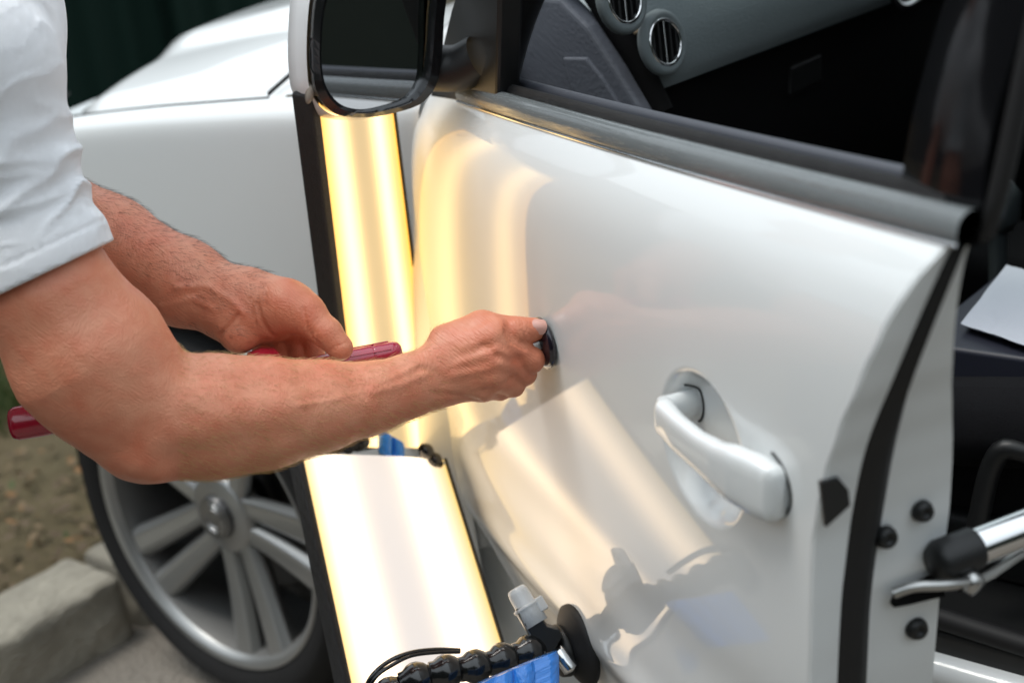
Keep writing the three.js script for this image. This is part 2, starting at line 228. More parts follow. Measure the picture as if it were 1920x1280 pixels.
// ------------------------------------------------------------------ car
const car = tag(group('car'), 'white hatchback with its passenger door held open', 'car');
const WHEEL = V(-0.5772, 0.32, 0), TYRE = 0.32, RIM = 0.256;
const frontPlan = x => -1.3 * Math.max(0, -x - 0.76) ** 1.6;            // how far the side curves in towards the nose
const hoodEdge = x => 1.004 + 0.026 * clamp((x + 0.3) / 0.3, -2, 1) - 0.045 * Math.max(0, -x - 0.5) ** 1.6;
{
  // front wing: columns run from the wheel arch or the sill up to the bonnet gap
  const xs = []; for (let i = 0; i <= 20; i++) xs.push(lerp(0.0, WHEEL.x + 0.362, i / 20));
  for (let i = 1; i < 80; i++) xs.push(WHEEL.x + 0.362 * Math.cos(Math.PI * i / 80));
  for (let i = 0; i <= 14; i++) xs.push(lerp(WHEEL.x - 0.362, -1.1, i / 14));
  const low = x => { const d = Math.abs(x - WHEEL.x); return d < 0.362 ? WHEEL.y + 0.01 + Math.sqrt(0.362 ** 2 - d * d) : 0.27; };
  const wing = (x, y) => {
    const top = hoodEdge(x), v = top - y; let z = -0.012 - 0.03 * Math.exp(-v / 0.009) - 0.07 * (v - 0.32) ** 2 + frontPlan(x);
    const arch = Math.hypot(x - WHEEL.x, y - WHEEL.y - 0.01) - 0.362; z += 0.016 * Math.exp(-((arch / 0.045) ** 2)); return z;
  };
  const R = 60, g = gridGeometry(xs.length - 1, R, (u, v) => { const x = xs[Math.round(u * (xs.length - 1))], b = low(x), t = hoodEdge(x), w = 1 - (1 - v) ** 1.0, y = lerp(b, t, w < 0.8 ? w * 1.0 : w); return V(x, y, wing(x, y)); });
  mesh('front_wing', g, M.paint, car);
  const lip = gridGeometry(60, 2, (u, v) => { const a = Math.PI * u, x = WHEEL.x + 0.362 * Math.cos(a), y = WHEEL.y + 0.01 + 0.362 * Math.sin(a); return V(x, y, wing(x, y) - v * 0.03 - 0.0005); });
  mesh('arch_lip', lip, M.paint, car);
  const liner = gridGeometry(40, 6, (u, v) => { const a = Math.PI * (u * 1.3 - 0.15); return V(WHEEL.x + 0.366 * Math.cos(a), WHEEL.y + 0.366 * Math.sin(a), -0.035 - v * 0.3); });
  const back = new THREE.CircleGeometry(0.42, 40); back.translate(WHEEL.x, WHEEL.y + 0.02, -0.335);
  mesh('wheel_arch_liner', [liner, back], M.interior, car);
  // bonnet
  const bonnet = gridGeometry(80, 60, (u, v) => {
    const x = lerp(-0.30, -1.2, u), z0 = wing(x, hoodEdge(x)) - 0.008, zi = lerp(z0, -1.66 - z0, v), c = Math.min(zi - z0, 0) * -1, k = Math.min(c, 1.66 + 2 * z0 - c);
    let y = hoodEdge(x) + 0.0035 + 0.085 * (1 - Math.exp(-k / 0.16)) + 0.02 * smooth(0.2, 0.26, k) + 0.03 * k;
    y -= 0.10 * smooth(-0.75, -1.25, x) * smooth(0, 1, 1) + 0.02 * smooth(-0.3, -0.9, x);
    if (v < 0.017) y -= 0.02; return V(x, y, zi);
  });
  mesh('bonnet', bonnet, M.paint, car);
  const seam = gridGeometry(60, 1, (u, v) => { const x = lerp(-0.30, -1.1, u), z0 = wing(x, hoodEdge(x)); return V(x, hoodEdge(x) - 0.002 + v * 0.0045, z0 - 0.002 - v * 0.001); });
  mesh('bonnet_seal', [seam, gridGeometry(20, 1, (u, v) => { const z0 = wing(-0.297, hoodEdge(-0.297)), z = lerp(z0, -1.5, u); return V(-0.297 - 0.002, hoodEdge(-0.297) + 0.002 + 0.075 * (1 - Math.exp((z - z0) / 0.16)) + v * 0.007, z); })], M.rubber, car);
  const cowl = gridGeometry(12, 24, (u, v) => { const x = lerp(0.08, -0.294, u), z0 = wing(Math.min(x, 0), hoodEdge(Math.min(x, 0))) - 0.004; const zi = lerp(z0, -1.6, v); return V(x, hoodEdge(Math.min(x, 0)) + 0.003 + 0.06 * (1 - Math.exp((zi - z0) / 0.16)), zi); });
  mesh('cowl_panel', cowl, M.paint, car);
  const nose = gridGeometry(40, 24, (u, v) => { const a = Math.PI * 0.5 * u, z = lerp(-0.09, -0.8, u); const y = lerp(0.22, 0.90, v); return V(-1.1 - 0.26 * Math.sin(a) * (1 - 0.45 * v * v), y, lerp(-0.24, -0.82, u)); });
  mesh('front_bumper', nose, M.paint, car);
  const lamp = gridGeometry(16, 10, (u, v) => { const x = -0.92 - 0.18 * u, y = lerp(0.76, 0.88, v); return V(x, y, wing(x, y) + 0.004); });
  mesh('headlamp', lamp, std([0.25, 0.26, 0.27], 0.05, { clearcoat: 1 }), car);
  // wheel
  const w = group('wheel', car); w.position.copy(WHEEL);
  const turn = g => { g.rotateX(Math.PI / 2); return g; };   // lathe axis y -> z
  mesh('tyre', turn(lathe([[RIM - 0.004, -0.006], [RIM + 0.006, 0.004], [RIM + 0.03, 0.012], [TYRE - 0.02, 0.004], [TYRE - 0.006, -0.012], [TYRE, -0.04], [TYRE, -0.17], [TYRE - 0.01, -0.2], [RIM, -0.2]], 90)), M.tyre, w);
  mesh('barrel', turn(lathe([[RIM - 0.018, -0.19], [RIM - 0.022, -0.12], [RIM - 0.026, -0.05], [RIM - 0.018, -0.014]], 90)), std([0.20, 0.20, 0.195], 0.5, { metalness: 0.5 }), w);
  mesh('rim', turn(lathe([[RIM - 0.018, -0.0138], [RIM - 0.013, -0.005], [RIM - 0.003, 0.002], [RIM + 0.002, -0.004], [RIM, -0.02]], 90)), M.alloy, w);
  const spoke = (a, off) => {
    const g = gridGeometry(14, 8, (u, v) => {
      const r = lerp(0.045, RIM - 0.012, u), wd = lerp(0.021, 0.031, u), c = off * lerp(0.0235, 0.044, u ** 1.2), q = v * 2 - 1, edge = Math.max(0, Math.abs(q) - 0.7) / 0.3;
      const z = lerp(-0.038, -0.014, u ** 1.5) - 0.006 * (1 - u) - 0.014 * edge;
      return V(r, c + q * wd * (1 - 0.06 * edge), z);
    });
    const s = gridGeometry(14, 8, (u, v) => { const r = lerp(0.045, RIM - 0.012, u), wd = lerp(0.021, 0.031, u), c = off * lerp(0.0235, 0.044, u ** 1.2), q = 1 - v * 2; return V(r, c + q * wd * 0.94, lerp(-0.052, -0.028, u ** 1.5) - 0.03 * (1 - q * q)); });
    const m = mergeGeometries([g, s]); m.rotateZ(a); return m;
  };
  for (let k = 0; k < 5; k++) { const a = (-146 + 72 * k) * Math.PI / 180; for (const o of [-1, 1]) mesh('spoke', spoke(a, o), M.alloy, w); }
  mesh('hub', turn(lathe([[0.074, -0.07], [0.072, -0.046], [0.06, -0.04], [0.038, -0.036]], 40)), M.alloy, w);
  mesh('hub_cap', turn(lathe([[0.037, -0.04], [0.037, -0.03], [0.034, -0.026], [0.031, -0.0275], [0.012, -0.027], [0.0, -0.0268]], 40)), std([0.2, 0.2, 0.2], 0.3, { metalness: 0.8 }), w);
  const badge = []; for (const r of [0.025, 0.018]) { const t = new THREE.TorusGeometry(r, 0.0011, 6, 40); t.translate(0, 0, -0.0262); badge.push(t); }
  mesh('hub_emblem', badge, M.chrome, w);
  for (let k = 0; k < 5; k++) { const a = (-110 + 72 * k) * Math.PI / 180; mesh('wheel_bolt', turn(lathe([[0, -0.05], [0.008, -0.05], [0.008, -0.042], [0, -0.042]], 6)).translate(0.052 * Math.cos(a), 0.052 * Math.sin(a), 0), M.steel, w); }
  mesh('brake_disc', turn(lathe([[0.06, -0.13], [0.155, -0.13], [0.155, -0.11], [0.07, -0.11], [0.06, -0.1]], 50)), M.disc, w);
  const rear = w.clone(); rear.position.x += 2.6; car.add(rear);
  // body shell and cabin
  mesh('sill', [box(V(-0.2, 0.2, -0.2), V(1.75, 0.415, -0.045), 0.02)], M.paint, car);
  mesh('sill_step', [box(V(-0.02, 0.40, -0.26), V(1.2, 0.445, -0.07), 0.012)], M.blackPlastic, car);
  mesh('sill_seal', tube([V(0.0, 0.75, -0.1), V(0.02, 0.52, -0.1), V(0.1, 0.458, -0.085), V(0.5, 0.455, -0.083), V(0.95, 0.455, -0.083), V(1.03, 0.52, -0.09), V(1.06, 0.9, -0.1)], 0.013, 80), M.rubber, car);
  mesh('hinge_pillar', [box(V(-0.10, 0.40, -0.2), V(0.0, 1.02, -0.03), 0.015)], M.paint, car);
  mesh('windscreen_pillar', tube([V(-0.05, 1.03, -0.12), V(0.2, 1.2, -0.17), V(0.5, 1.42, -0.24), V(0.62, 1.47, -0.26)], 0.04, 30), M.paint, car);
  mesh('centre_pillar', [box(V(1.07, 0.4, -0.2), V(1.2, 1.48, -0.06), 0.02)], M.blackPlastic, car);
  mesh('roof', gridGeometry(30, 30, (u, v) => V(lerp(0.5, 2.75, u), 1.46 + 0.09 * Math.sin(Math.PI * v) ** 0.6 + 0.05 * Math.sin(Math.PI * u) ** 0.7, lerp(-0.2, -1.52, v))), M.paint, car);
  mesh('roof_lining', gridGeometry(6, 6, (u, v) => V(lerp(0.52, 2.7, u), 1.455, lerp(-0.22, -1.5, v))), M.interior, car);
  mesh('windscreen', gridGeometry(8, 12, (u, v) => V(lerp(-0.06, 0.56, u) - 0.14 * Math.sin(Math.PI * v), lerp(1.03, 1.47, u), lerp(-0.16, -1.5, v) - (v < 0.5 ? 1 : -1) * 0.09 * u * Math.abs(1 - 2 * v))), M.glass, car);
  mesh('far_side', [box(V(-0.1, 0.2, -1.70), V(2.9, 1.02, -1.62), 0.03), box(V(0.5, 1.0, -1.6), V(2.8, 1.47, -1.55), 0.02)], M.paint, car);
  mesh('far_door_card', [box(V(0.0, 0.3, -1.615), V(2.6, 1.0, -1.56), 0.02)], M.interior, car);
  mesh('bulkhead', [box(V(-0.04, 0.2, -1.6), V(0.0, 1.0, -0.2))], M.interior, car);
  mesh('floor_pan', [box(V(-0.1, 0.24, -1.6), V(2.9, 0.3, -0.2))], M.interior, car);
  mesh('rear_wall', [box(V(2.6, 0.3, -1.6), V(2.9, 1.45, -0.15), 0.05)], M.paint, car);
  mesh('rear_door', gridGeometry(30, 24, (u, v) => V(lerp(1.12, 2.15, u), lerp(0.42, 1.08, v), -0.015 - 0.07 * Math.exp(-(1.08 - lerp(0.42, 1.08, v)) / 0.035) - 0.07 * (0.35 - v * 0.66) ** 2)), M.paint, car);
  mesh('rear_window', gridGeometry(4, 4, (u, v) => V(lerp(1.2, 2.1, u), lerp(1.08, 1.45, v), -0.09 - 0.09 * v)), M.blackGloss, car);
  mesh('rear_quarter', gridGeometry(20, 20, (u, v) => { const x = lerp(2.16, 2.85, u), y = lerp(0.3, 1.1, v); return V(x, y, -0.03 - 0.06 * Math.exp(-(1.1 - y) / 0.035) - 0.2 * Math.max(0, x - 2.5) ** 1.5); }), M.paint, car);
}
// dashboard, seat
{
  const x0 = 0.262, yb = 1.012;
  // fascia: sweeps from its lower edge up and forward
  const prof = [[0.0, 0.0], [0.006, 0.02], [0.004, 0.06], [-0.012, 0.10], [-0.04, 0.14], [-0.09, 0.165], [-0.2, 0.175], [-0.3, 0.15]];
  const curve = new THREE.SplineCurve(prof.map(p => new THREE.Vector2(...p)));
  const dash = mesh('dashboard', gridGeometry(40, 40, (u, v) => { const q = curve.getPoint(v), z = lerp(-0.155, -1.5, u), e = Math.max(0, 1 - u * 40); return V(x0 + q.x - 0.012 * e * e, yb + q.y - 0.02 * u - 0.004 * e, z); }), M.dashGrey, car);
  const side = [[0.02, 1.045], [0.05, 1.085], [0.11, 1.118], [0.15, 1.116], [0.185, 1.085], [0.22, 1.035], [0.25, 0.99], [0.255, 0.93], [0.03, 0.9]];
  const shape = new THREE.Shape(side.map(p => new THREE.Vector2(...p)));
  const end = new THREE.ExtrudeGeometry(shape, { depth: 0.02, bevelEnabled: true, bevelSize: 0.006, bevelThickness: 0.006, bevelSegments: 3 }); end.translate(0, 0, -0.145);
  mesh('dashboard_end', end, M.dashBlue, dash);
  const cover = new THREE.Shape([[0.155, 1.052], [0.185, 1.052], [0.205, 1.03], [0.235, 0.985], [0.235, 0.94], [0.17, 0.94], [0.165, 1.0]].map(p => new THREE.Vector2(...p)));
  const cg = new THREE.ExtrudeGeometry(cover, { depth: 0.004, bevelEnabled: true, bevelSize: 0.002, bevelThickness: 0.002, bevelSegments: 2 }); cg.translate(0, 0, -0.1195);
  mesh('fuse_cover', cg, M.dashBlue, dash);
  mesh('dashboard_gap', tube([V(0.1, 1.15, -0.152), V(0.165, 1.135, -0.15), V(0.2, 1.09, -0.15), V(0.235, 1.04, -0.15), V(0.262, 0.985, -0.15)], 0.014, 40), M.interior, dash);
  for (const [px, py] of [[1228, 80], [1168, 0]]) {
    const c = onX(px, py, x0 + 0.0), N = V(1, 0.18, 0.12).normalize(), put = g => { g.applyQuaternion(new THREE.Quaternion().setFromUnitVectors(V(0, 0, 1), N)); g.translate(c.x, c.y, c.z); return g; };
    c.x = x0 + 0.010 - (py < 40 ? 0.012 : 0);
    mesh('vent_surround', put(new THREE.TorusGeometry(0.031, 0.007, 12, 40)), M.dashGrey, dash);
    mesh('vent_ring', put(new THREE.TorusGeometry(0.0255, 0.0022, 10, 40).translate(0, 0, 0.005)), M.chrome, dash);
    mesh('vent_bowl', put(new THREE.CircleGeometry(0.026, 30).translate(0, 0, 0.001)), M.interior, dash);
    for (let k = -2; k <= 2; k++) mesh('vent_blade', put(box(V(k * 0.0095 - 0.0014, -Math.sqrt(0.024 ** 2 - (k * 0.0095) ** 2), 0.0015), V(k * 0.0095 + 0.0014, Math.sqrt(0.024 ** 2 - (k * 0.0095) ** 2), 0.006), 0.0008)), k === 0 ? M.chrome : M.blackPlastic, dash);
  }
  mesh('glove_box', gridGeometry(30, 12, (u, v) => V(x0 - 0.02 - 0.05 * v + 0.012 * Math.sin(Math.PI * v), yb - 0.006 - 0.30 * v - 0.02 * u, lerp(-0.17, -1.3, u))), M.interior, dash);
  const h = onX(1500, 140, x0 - 0.03);
  mesh('glove_box_handle', box(h.clone().add(V(-0.008, -0.022, -0.05)), h.clone().add(V(0.010, 0.022, 0.045)), 0.008), M.blackPlastic, dash);
  const rp = onX(1690, 5, x0);
  mesh('radio_surround', tube([rp.clone().add(V(0.005, 0.05, 0.07)), rp.clone().add(V(0.008, 0, 0.02)), rp.clone().add(V(0.008, 0.0, -0.05)), rp.clone().add(V(0.008, 0.02, -0.12))], 0.006, 30), M.chrome, dash);
  mesh('under_dash_panel', [box(V(0.05, 0.5, -1.55), V(0.2, 0.72, -0.17), 0.02)], M.interior, dash);
  const seat = mesh('seat_cushion', [box(V(0.52, 0.5, -0.72), V(1.08, 0.655, -0.2), 0.05)], M.seat, car);
  mesh('seat_bolster', tube([V(0.5, 0.62, -0.2), V(0.75, 0.66, -0.19), V(1.05, 0.66, -0.2)], 0.05, 20), M.seat, seat);
  mesh('seat_back', [box(V(1.02, 0.6, -0.72), V(1.2, 1.28, -0.2), 0.07)], M.seat, seat);
  mesh('seat_base', [box(V(0.48, 0.44, -0.68), V(1.05, 0.52, -0.19), 0.02), box(V(0.6, 0.3, -0.6), V(1.0, 0.45, -0.24), 0.02)], M.blackPlastic, seat);
  mesh('adjuster_lever', tube([at(1830, 1000, 1.62), at(1862, 870, 1.6), at(1885, 842, 1.59), at(1935, 850, 1.58)], 0.012, 20), M.blackPlastic, seat);
  const b = at(1872, 400, 1.98);
  mesh('gear_lever', [rod(b.clone().add(V(0, -0.2, 0)), b, 0.012), along(lathe([[0, 0], [0.02, 0.0], [0.028, 0.02], [0.026, 0.05], [0.012, 0.065], [0, 0.066]], 24), b.clone().add(V(0, -0.02, 0)), V(0.1, 1, 0))], std([0.10, 0.12, 0.125], 0.3, { metalness: 0.6 }), car);
  mesh('console', [box(V(0.2, 0.3, -1.0), V(1.2, 0.62, -0.78), 0.03)], M.interior, car);
}
// ------------------------------------------------------------------ open door (local axes: x along the door from the hinge, y up, z outwards)
const belt = s => 1.0265 + 0.039 * s, CREASE = 0.505;
const rearEdgePx = [[1770, 461], [1702, 537], [1650, 624], [1609, 717], [1571, 804], [1545, 885], [1530, 960], [1522, 1010], [1519, 1100], [1517, 1190], [1515, 1290], [1512, 1420]];
const bowlC = onDoor(1324, 838, 0.01), bowl = (s, y) => { const a = 0.28, dx = s - bowlC.x, dy = y - bowlC.y, p = (dx * Math.cos(a) - dy * Math.sin(a)) / 0.066, q = (dx * Math.sin(a) + dy * Math.cos(a)) / 0.067; return Math.hypot(p, q); };
function skin(s, y) {
  const v = belt(s) - y;
  let n = 0.0164 - 0.042 * Math.exp(-v / 0.035) - 0.09 * (v - 0.22) ** 2 - 0.011 * ((s - 0.5) / 0.5) ** 2;
  n += 0.006 * Math.exp(-(((y - CREASE) / 0.025) ** 2)) - 0.0035 * Math.exp(-(((y - 0.61) / 0.045) ** 2)); if (y < CREASE) n -= (CREASE - y) * 0.1;
  return n - 0.02 * (1 - smooth(0.7, 1.02, bowl(s, y)));
}
const onSkin = (x, y) => { let p = onDoor(x, y, 0); for (let i = 0; i < 12; i++) p = onDoor(x, y, 0.5 * p.z + 0.5 * skin(Math.min(p.x, 1), p.y)); return p; };
const rearTable = rearEdgePx.map(([x, y]) => { const p = onSkin(x, y); return [p.y, p.x]; }).sort((a, b) => a[0] - b[0]);
const rearEdge = y => table(rearTable, y), frontEdge = y => -0.015 + (y < 0.55 ? ((0.55 - y) / 0.11) ** 1.6 * 0.13 : 0);
const BOTTOM = 0.42;
const door = new THREE.Group();
{
  const skinGeometry = gridGeometry(340, 260, (u, v) => {
    let w = v; const y0 = lerp(belt(u * 0.96), BOTTOM, w), s = lerp(frontEdge(y0), rearEdge(y0), u); const y = lerp(belt(s), BOTTOM, w);
    return V(s, y, skin(s, y));
  });
  const D = mesh('door', skinGeometry, M.paint, car); D.rotation.y = -DOOR;
  tag(D, 'open front passenger door with lamp light mirrored in its white paint');
  // shut face: hem, seal channel, latch panel
  const solve = (x, y, ds) => { let p = onAlong(x, y, 0.85); for (let i = 0; i < 14; i++) p = onAlong(x, y, 0.5 * p.x + 0.5 * (rearEdge(p.y) + ds)); return p; };
  const sample = (pts, n, f) => { const c = new THREE.SplineCurve(pts.map(p => new THREE.Vector2(...p))), out = []; for (let i = 0; i <= n; i++) { const q = c.getPoint(i / n); out.push(f(q.x, q.y)); } return out; };
  const N = 60;
  const lineA = rearTable.slice().reverse(), A = []; for (let i = 0; i <= N; i++) { const y = lerp(belt(0.96), BOTTOM, i / N), s = rearEdge(y); A.push(V(s, y, skin(s, y))); }
  const byHeight = (pts, ds) => { const q = sample(pts, 80, (x, y) => solve(x, y, ds)).map(p => [p.y, p.z]).sort((a, b) => a[0] - b[0]); return A.map(a => V(a.x + ds, a.y, table(q, a.y))); };
  const Bc = byHeight([[1787, 455], [1736, 567], [1680, 699], [1627, 830], [1600, 950], [1585, 1060], [1577, 1140], [1570, 1280], [1563, 1420]], 0.002);
  const Cc = byHeight([[1801, 446], [1762, 556], [1717, 687], [1680, 830], [1658, 950], [1642, 1050], [1632, 1140], [1625, 1280], [1616, 1420]], -0.004);
  const Dc = byHeight([[1818, 448], [1796, 567], [1786, 699], [1787, 830], [1782, 940], [1775, 1000], [1764, 1100], [1757, 1180], [1748, 1290], [1738, 1420]], 0.0);
  for (let i = 0; i <= N; i++) { Bc[i].z = Math.min(Bc[i].z, A[i].z - 0.004); Cc[i].z = Math.min(Cc[i].z, Bc[i].z - 0.004); Dc[i].z = Math.min(Dc[i].z, Cc[i].z - 0.006); }
  const A2 = A.map(a => a.clone().add(V(0.003, 0, -0.0015))), inner = Dc.map(a => a.clone().add(V(-0.03, 0, -0.012)));
  mesh('edge_hem', [strip(A, A2), strip(A2, Bc, 2)], M.jamb, D);
  const sealFront = Bc.map((b, i) => b.clone().lerp(Cc[i], 0.5).add(V(0.010, 0, 0)));
  mesh('edge_seal', toCreasedNormals(mergeGeometries([strip(Bc, sealFront, 2), strip(sealFront, Cc, 2)]), 1.2), M.rubber, D);
  mesh('latch_panel', [strip(Cc, Dc, 3), strip(Dc, inner, 1)], M.jamb, D);
  const bolt = (x, y, r) => { const p = solve(x, y, 0), g = lathe([[0, 0.004], [r * 0.35, 0.004], [r * 0.4, 0.0065], [r * 0.75, 0.0065], [r * 0.95, 0.003], [r, -0.001]], 28); g.rotateZ(-Math.PI / 2); g.translate(p.x, p.y, p.z); return g; };
  mesh('panel_bolt', bolt(1729, 957, 0.0088), M.blackPlastic, D); mesh('panel_bolt', bolt(1660, 1006, 0.0092), M.blackPlastic, D); mesh('panel_bolt', bolt(1718, 1177, 0.0094), M.blackPlastic, D);
  const wedge = [[1538, 903], [1568, 895], [1580, 913], [1577, 936], [1531, 972]].map(([x, y]) => solve(x, y, 0.003));
  { const sh = new THREE.Shape(wedge.map(p => new THREE.Vector2(p.z, p.y))), g = new THREE.ExtrudeGeometry(sh, { depth: 0.003, bevelEnabled: true, bevelSize: 0.0008, bevelThickness: 0.0008, bevelSegments: 2 }); g.applyMatrix4(new THREE.Matrix4().makeBasis(V(0, 0, 1), V(0, 1, 0), V(-1, 0, 0))); g.translate(wedge[0].x + 0.002, 0, 0); mesh('bump_stop', g, M.blackPlastic, D); }
  { const pts = [[1662, 1125], [1672, 1105], [1700, 1092], [1756, 1068], [1768, 1074], [1764, 1112], [1700, 1128], [1670, 1134]].map(([x, y]) => solve(x, y, 0.001)); const g = new THREE.ShapeGeometry(new THREE.Shape(pts.map(p => new THREE.Vector2(p.z, p.y)))); g.applyMatrix4(new THREE.Matrix4().makeBasis(V(0, 0, 1), V(0, 1, 0), V(-1, 0, 0))); g.translate(pts[2].x + 0.0028, 0, 0); mesh('latch_slot', g, M.interior, D); }
  // inside of the door
  mesh('inner_trim', [box(V(0.02, 0.48, -0.125), V(0.82, 0.98, -0.075), 0.02), gridGeometry(30, 4, (u, v) => V(lerp(0.05, 0.84, u), belt(lerp(0.05, 0.84, u)) - 0.012 - v * 0.06, -0.072 - v * 0.03))], M.blackPlastic, D);
  const bottomRun = []; for (let i = 0; i <= 40; i++) { const s = lerp(frontEdge(BOTTOM), rearEdge(BOTTOM), i / 40); bottomRun.push(V(s, BOTTOM, skin(s, BOTTOM))); }
  const frontRun = []; for (let i = 0; i <= 40; i++) { const y = lerp(belt(0), BOTTOM, i / 40); frontRun.push(V(frontEdge(y), y, skin(frontEdge(y), y))); }
  mesh('front_edge', [strip(frontRun, frontRun.map(p => p.clone().add(V(0.004, 0, -0.012)))), strip(frontRun.map(p => p.clone().add(V(0.004, 0, -0.012))), frontRun.map(p => p.clone().add(V(0.012, 0, -0.09)))), strip(bottomRun, bottomRun.map(p => p.clone().add(V(0, 0.002, -0.09))))], M.jamb, D);
  // belt mouldings swept along the window line
  const sweep = (sec, s0, s1, n = 80, close = true) => { const cap = s => sec.map(([z, y]) => V(s, belt(s) + y, skin(s, belt(s)) + z)); const ring = []; for (let i = 0; i <= n; i++) ring.push(cap(lerp(s0, s1, i / n)));
    const g = gridGeometry(n, sec.length - 1, (u, v) => ring[Math.round(u * n)][Math.round(v * (sec.length - 1))].clone()); const out = [plain(g)];
    if (close) for (const s of [s0, s1]) { const sh = new THREE.ShapeGeometry(new THREE.Shape(sec.map(([z, y]) => new THREE.Vector2(z, y)))); sh.applyMatrix4(new THREE.Matrix4().makeBasis(V(0, 0, 1), V(0, 1, 0), V(1, 0, 0))); sh.translate(s, belt(s), skin(s, belt(s))); out.push(plain(sh)); }
    return mergeGeometries(out); };
  const arc = (pts, n = 18) => new THREE.SplineCurve(pts.map(p => new THREE.Vector2(...p))).getPoints(n).map(p => [p.x, p.y]);
  mesh('belt_moulding', sweep(arc([[-0.002, -0.002], [0.0035, 0.001], [0.004, 0.008], [0.001, 0.016], [-0.006, 0.0205], [-0.013, 0.019], [-0.0145, 0.012]]), 0.085, 0.965), M.trimGrey, D);
  mesh('belt_bead', sweep(arc([[0.001, -0.0035], [0.0045, -0.002], [0.004, 0.0005], [0.001, 0.0]], 8), 0.085, 0.965), M.chrome, D);
  mesh('belt_lip', sweep(arc([[-0.0145, 0.010], [-0.0146, 0.021], [-0.019, 0.026], [-0.024, 0.0245], [-0.026, 0.01]]), 0.07, 0.93), M.frame, D);
  mesh('window_slot', sweep([[-0.026, 0.006], [-0.032, 0.004], [-0.038, 0.006]], 0.07, 0.9, 60, false), M.interior, D);
  mesh('inner_belt_seal', sweep(arc([[-0.036, 0.004], [-0.036, 0.021], [-0.041, 0.026], [-0.047, 0.023], [-0.049, 0.004]]), 0.09, 0.895), std([0.055, 0.06, 0.075], 0.5), D);
  // window frame
  const wf = (x, y, n) => onDoor(x, y, n);
  const rp = [[1660, 345, -0.058], [1745, 0, -0.075], [1900, 0, -0.07], [1925, 20, -0.062], [1812, 425, -0.045]];
  const bot0 = V(0.868, belt(0.868) - 0.03, -0.058), bot1 = V(0.962, belt(0.962) - 0.004, -0.055);
  const topB = V(1.005, 1.42, -0.135), topA = V(0.925, 1.42, -0.14);
  { const front = [[bot0, bot1], [V(0.885, 1.12, -0.062), V(0.966, 1.12, -0.058)], [V(0.905, 1.22, -0.082), V(0.985, 1.22, -0.078)], [topA, topB]];
    const ca = new THREE.CatmullRomCurve3(front.map(f => f[0])), cb = new THREE.CatmullRomCurve3(front.map(f => f[1]));
    const face = (dz, flip) => gridGeometry(6, 24, (u, v) => { const p = ca.getPoint(v).lerp(cb.getPoint(v), flip ? 1 - u : u); p.z += dz + (0.004 * Math.sin(Math.PI * u)); return p; });
    const sideOf = c => gridGeometry(1, 24, (u, v) => { const p = c.getPoint(v); p.z -= u * 0.008; return p; });
    mesh('pillar_trim', toCreasedNormals(mergeGeometries([face(0), face(-0.008, true), sideOf(ca), sideOf(cb)]), 0.6), M.blackGloss, D);
    const cs = new THREE.CatmullRomCurve3([V(0.958, belt(0.96) + 0.0, -0.062), V(0.968, 1.09, -0.064), V(0.987, 1.22, -0.083), V(1.007, 1.43, -0.14)]);
    mesh('frame_seal', new THREE.TubeGeometry(cs, 40, 0.0065, 10), M.rubber, D); }
  mesh('window_frame', tube([V(0.10, belt(0.1) - 0.02, -0.06), V(0.19, 1.14, -0.075), V(0.32, 1.26, -0.10), V(0.5, 1.39, -0.13), V(0.62, 1.44, -0.145), V(0.8, 1.46, -0.15), V(0.97, 1.43, -0.145)], 0.028, 60, 12), M.blackPlastic, D);
  mesh('sail_panel', (() => { const sh = new THREE.Shape([[-0.01, belt(0) - 0.005], [0.2, belt(0.2) + 0.01], [0.27, 1.23], [0.22, 1.23], [0.1, 1.13]].map(p => new THREE.Vector2(...p))); const g = new THREE.ExtrudeGeometry(sh, { depth: 0.02, bevelEnabled: true, bevelSize: 0.004, bevelThickness: 0.004, bevelSegments: 2 }); g.translate(0, 0, -0.06); return g; })(), M.blackPlastic, D);
  // door mirror
  {
    const MIRROR_YAW = 0.10, MIRROR_TILT = 0.05;
    const S0 = 0.14, on = (x, y) => onAlong(x, y, S0);
    const glassPx = [[603, 130], [612, 165], [636, 194], [672, 205], [722, 199], [772, 181], [794, 152], [803, 100], [807, 40], [810, -30], [786, -66], [705, -82], [645, -62], [612, 0], [602, 70]];
    const framePx = [[585, 130], [592, 175], [622, 212], [672, 222], [735, 214], [793, 193], [818, 160], [829, 105], [833, 40], [838, -50], [806, -98], [700, -116], [628, -92], [594, -15], [585, 60]];
    const loop = px => new THREE.CatmullRomCurve3(px.map(([x, y]) => on(x, y)), true).getPoints(72).slice(0, 72);
    const G = loop(glassPx), F = loop(framePx), cen = G.reduce((a, b) => a.add(b), V()).multiplyScalar(1 / 72);
    const ringStrip = (P, Q) => strip([...P, P[0]], [...Q, Q[0]]);
    const off = (P, ds, k = 1, dz = 0) => P.map(p => V(p.x + ds, cen.y + (p.y - cen.y) * k, cen.z + (p.z - cen.z) * k + dz));
    const fan = P => { const sh = new THREE.ShapeGeometry(new THREE.Shape(P.map(p => new THREE.Vector2(p.z, p.y)))); const a = sh.attributes.position; for (let i = 0; i < a.count; i++) { const z = a.getX(i), y = a.getY(i); a.setXYZ(i, 0, y, z); } sh.computeVertexNormals(); return sh; };
    const gg = fan(off(G, 0, 1.01)); gg.translate(0, -cen.y, -cen.z); gg.rotateY(MIRROR_YAW); gg.rotateZ(MIRROR_TILT); gg.translate(S0 - 0.008, cen.y, cen.z);
    const gm = mesh('mirror_glass', gg, M.mirror, D);
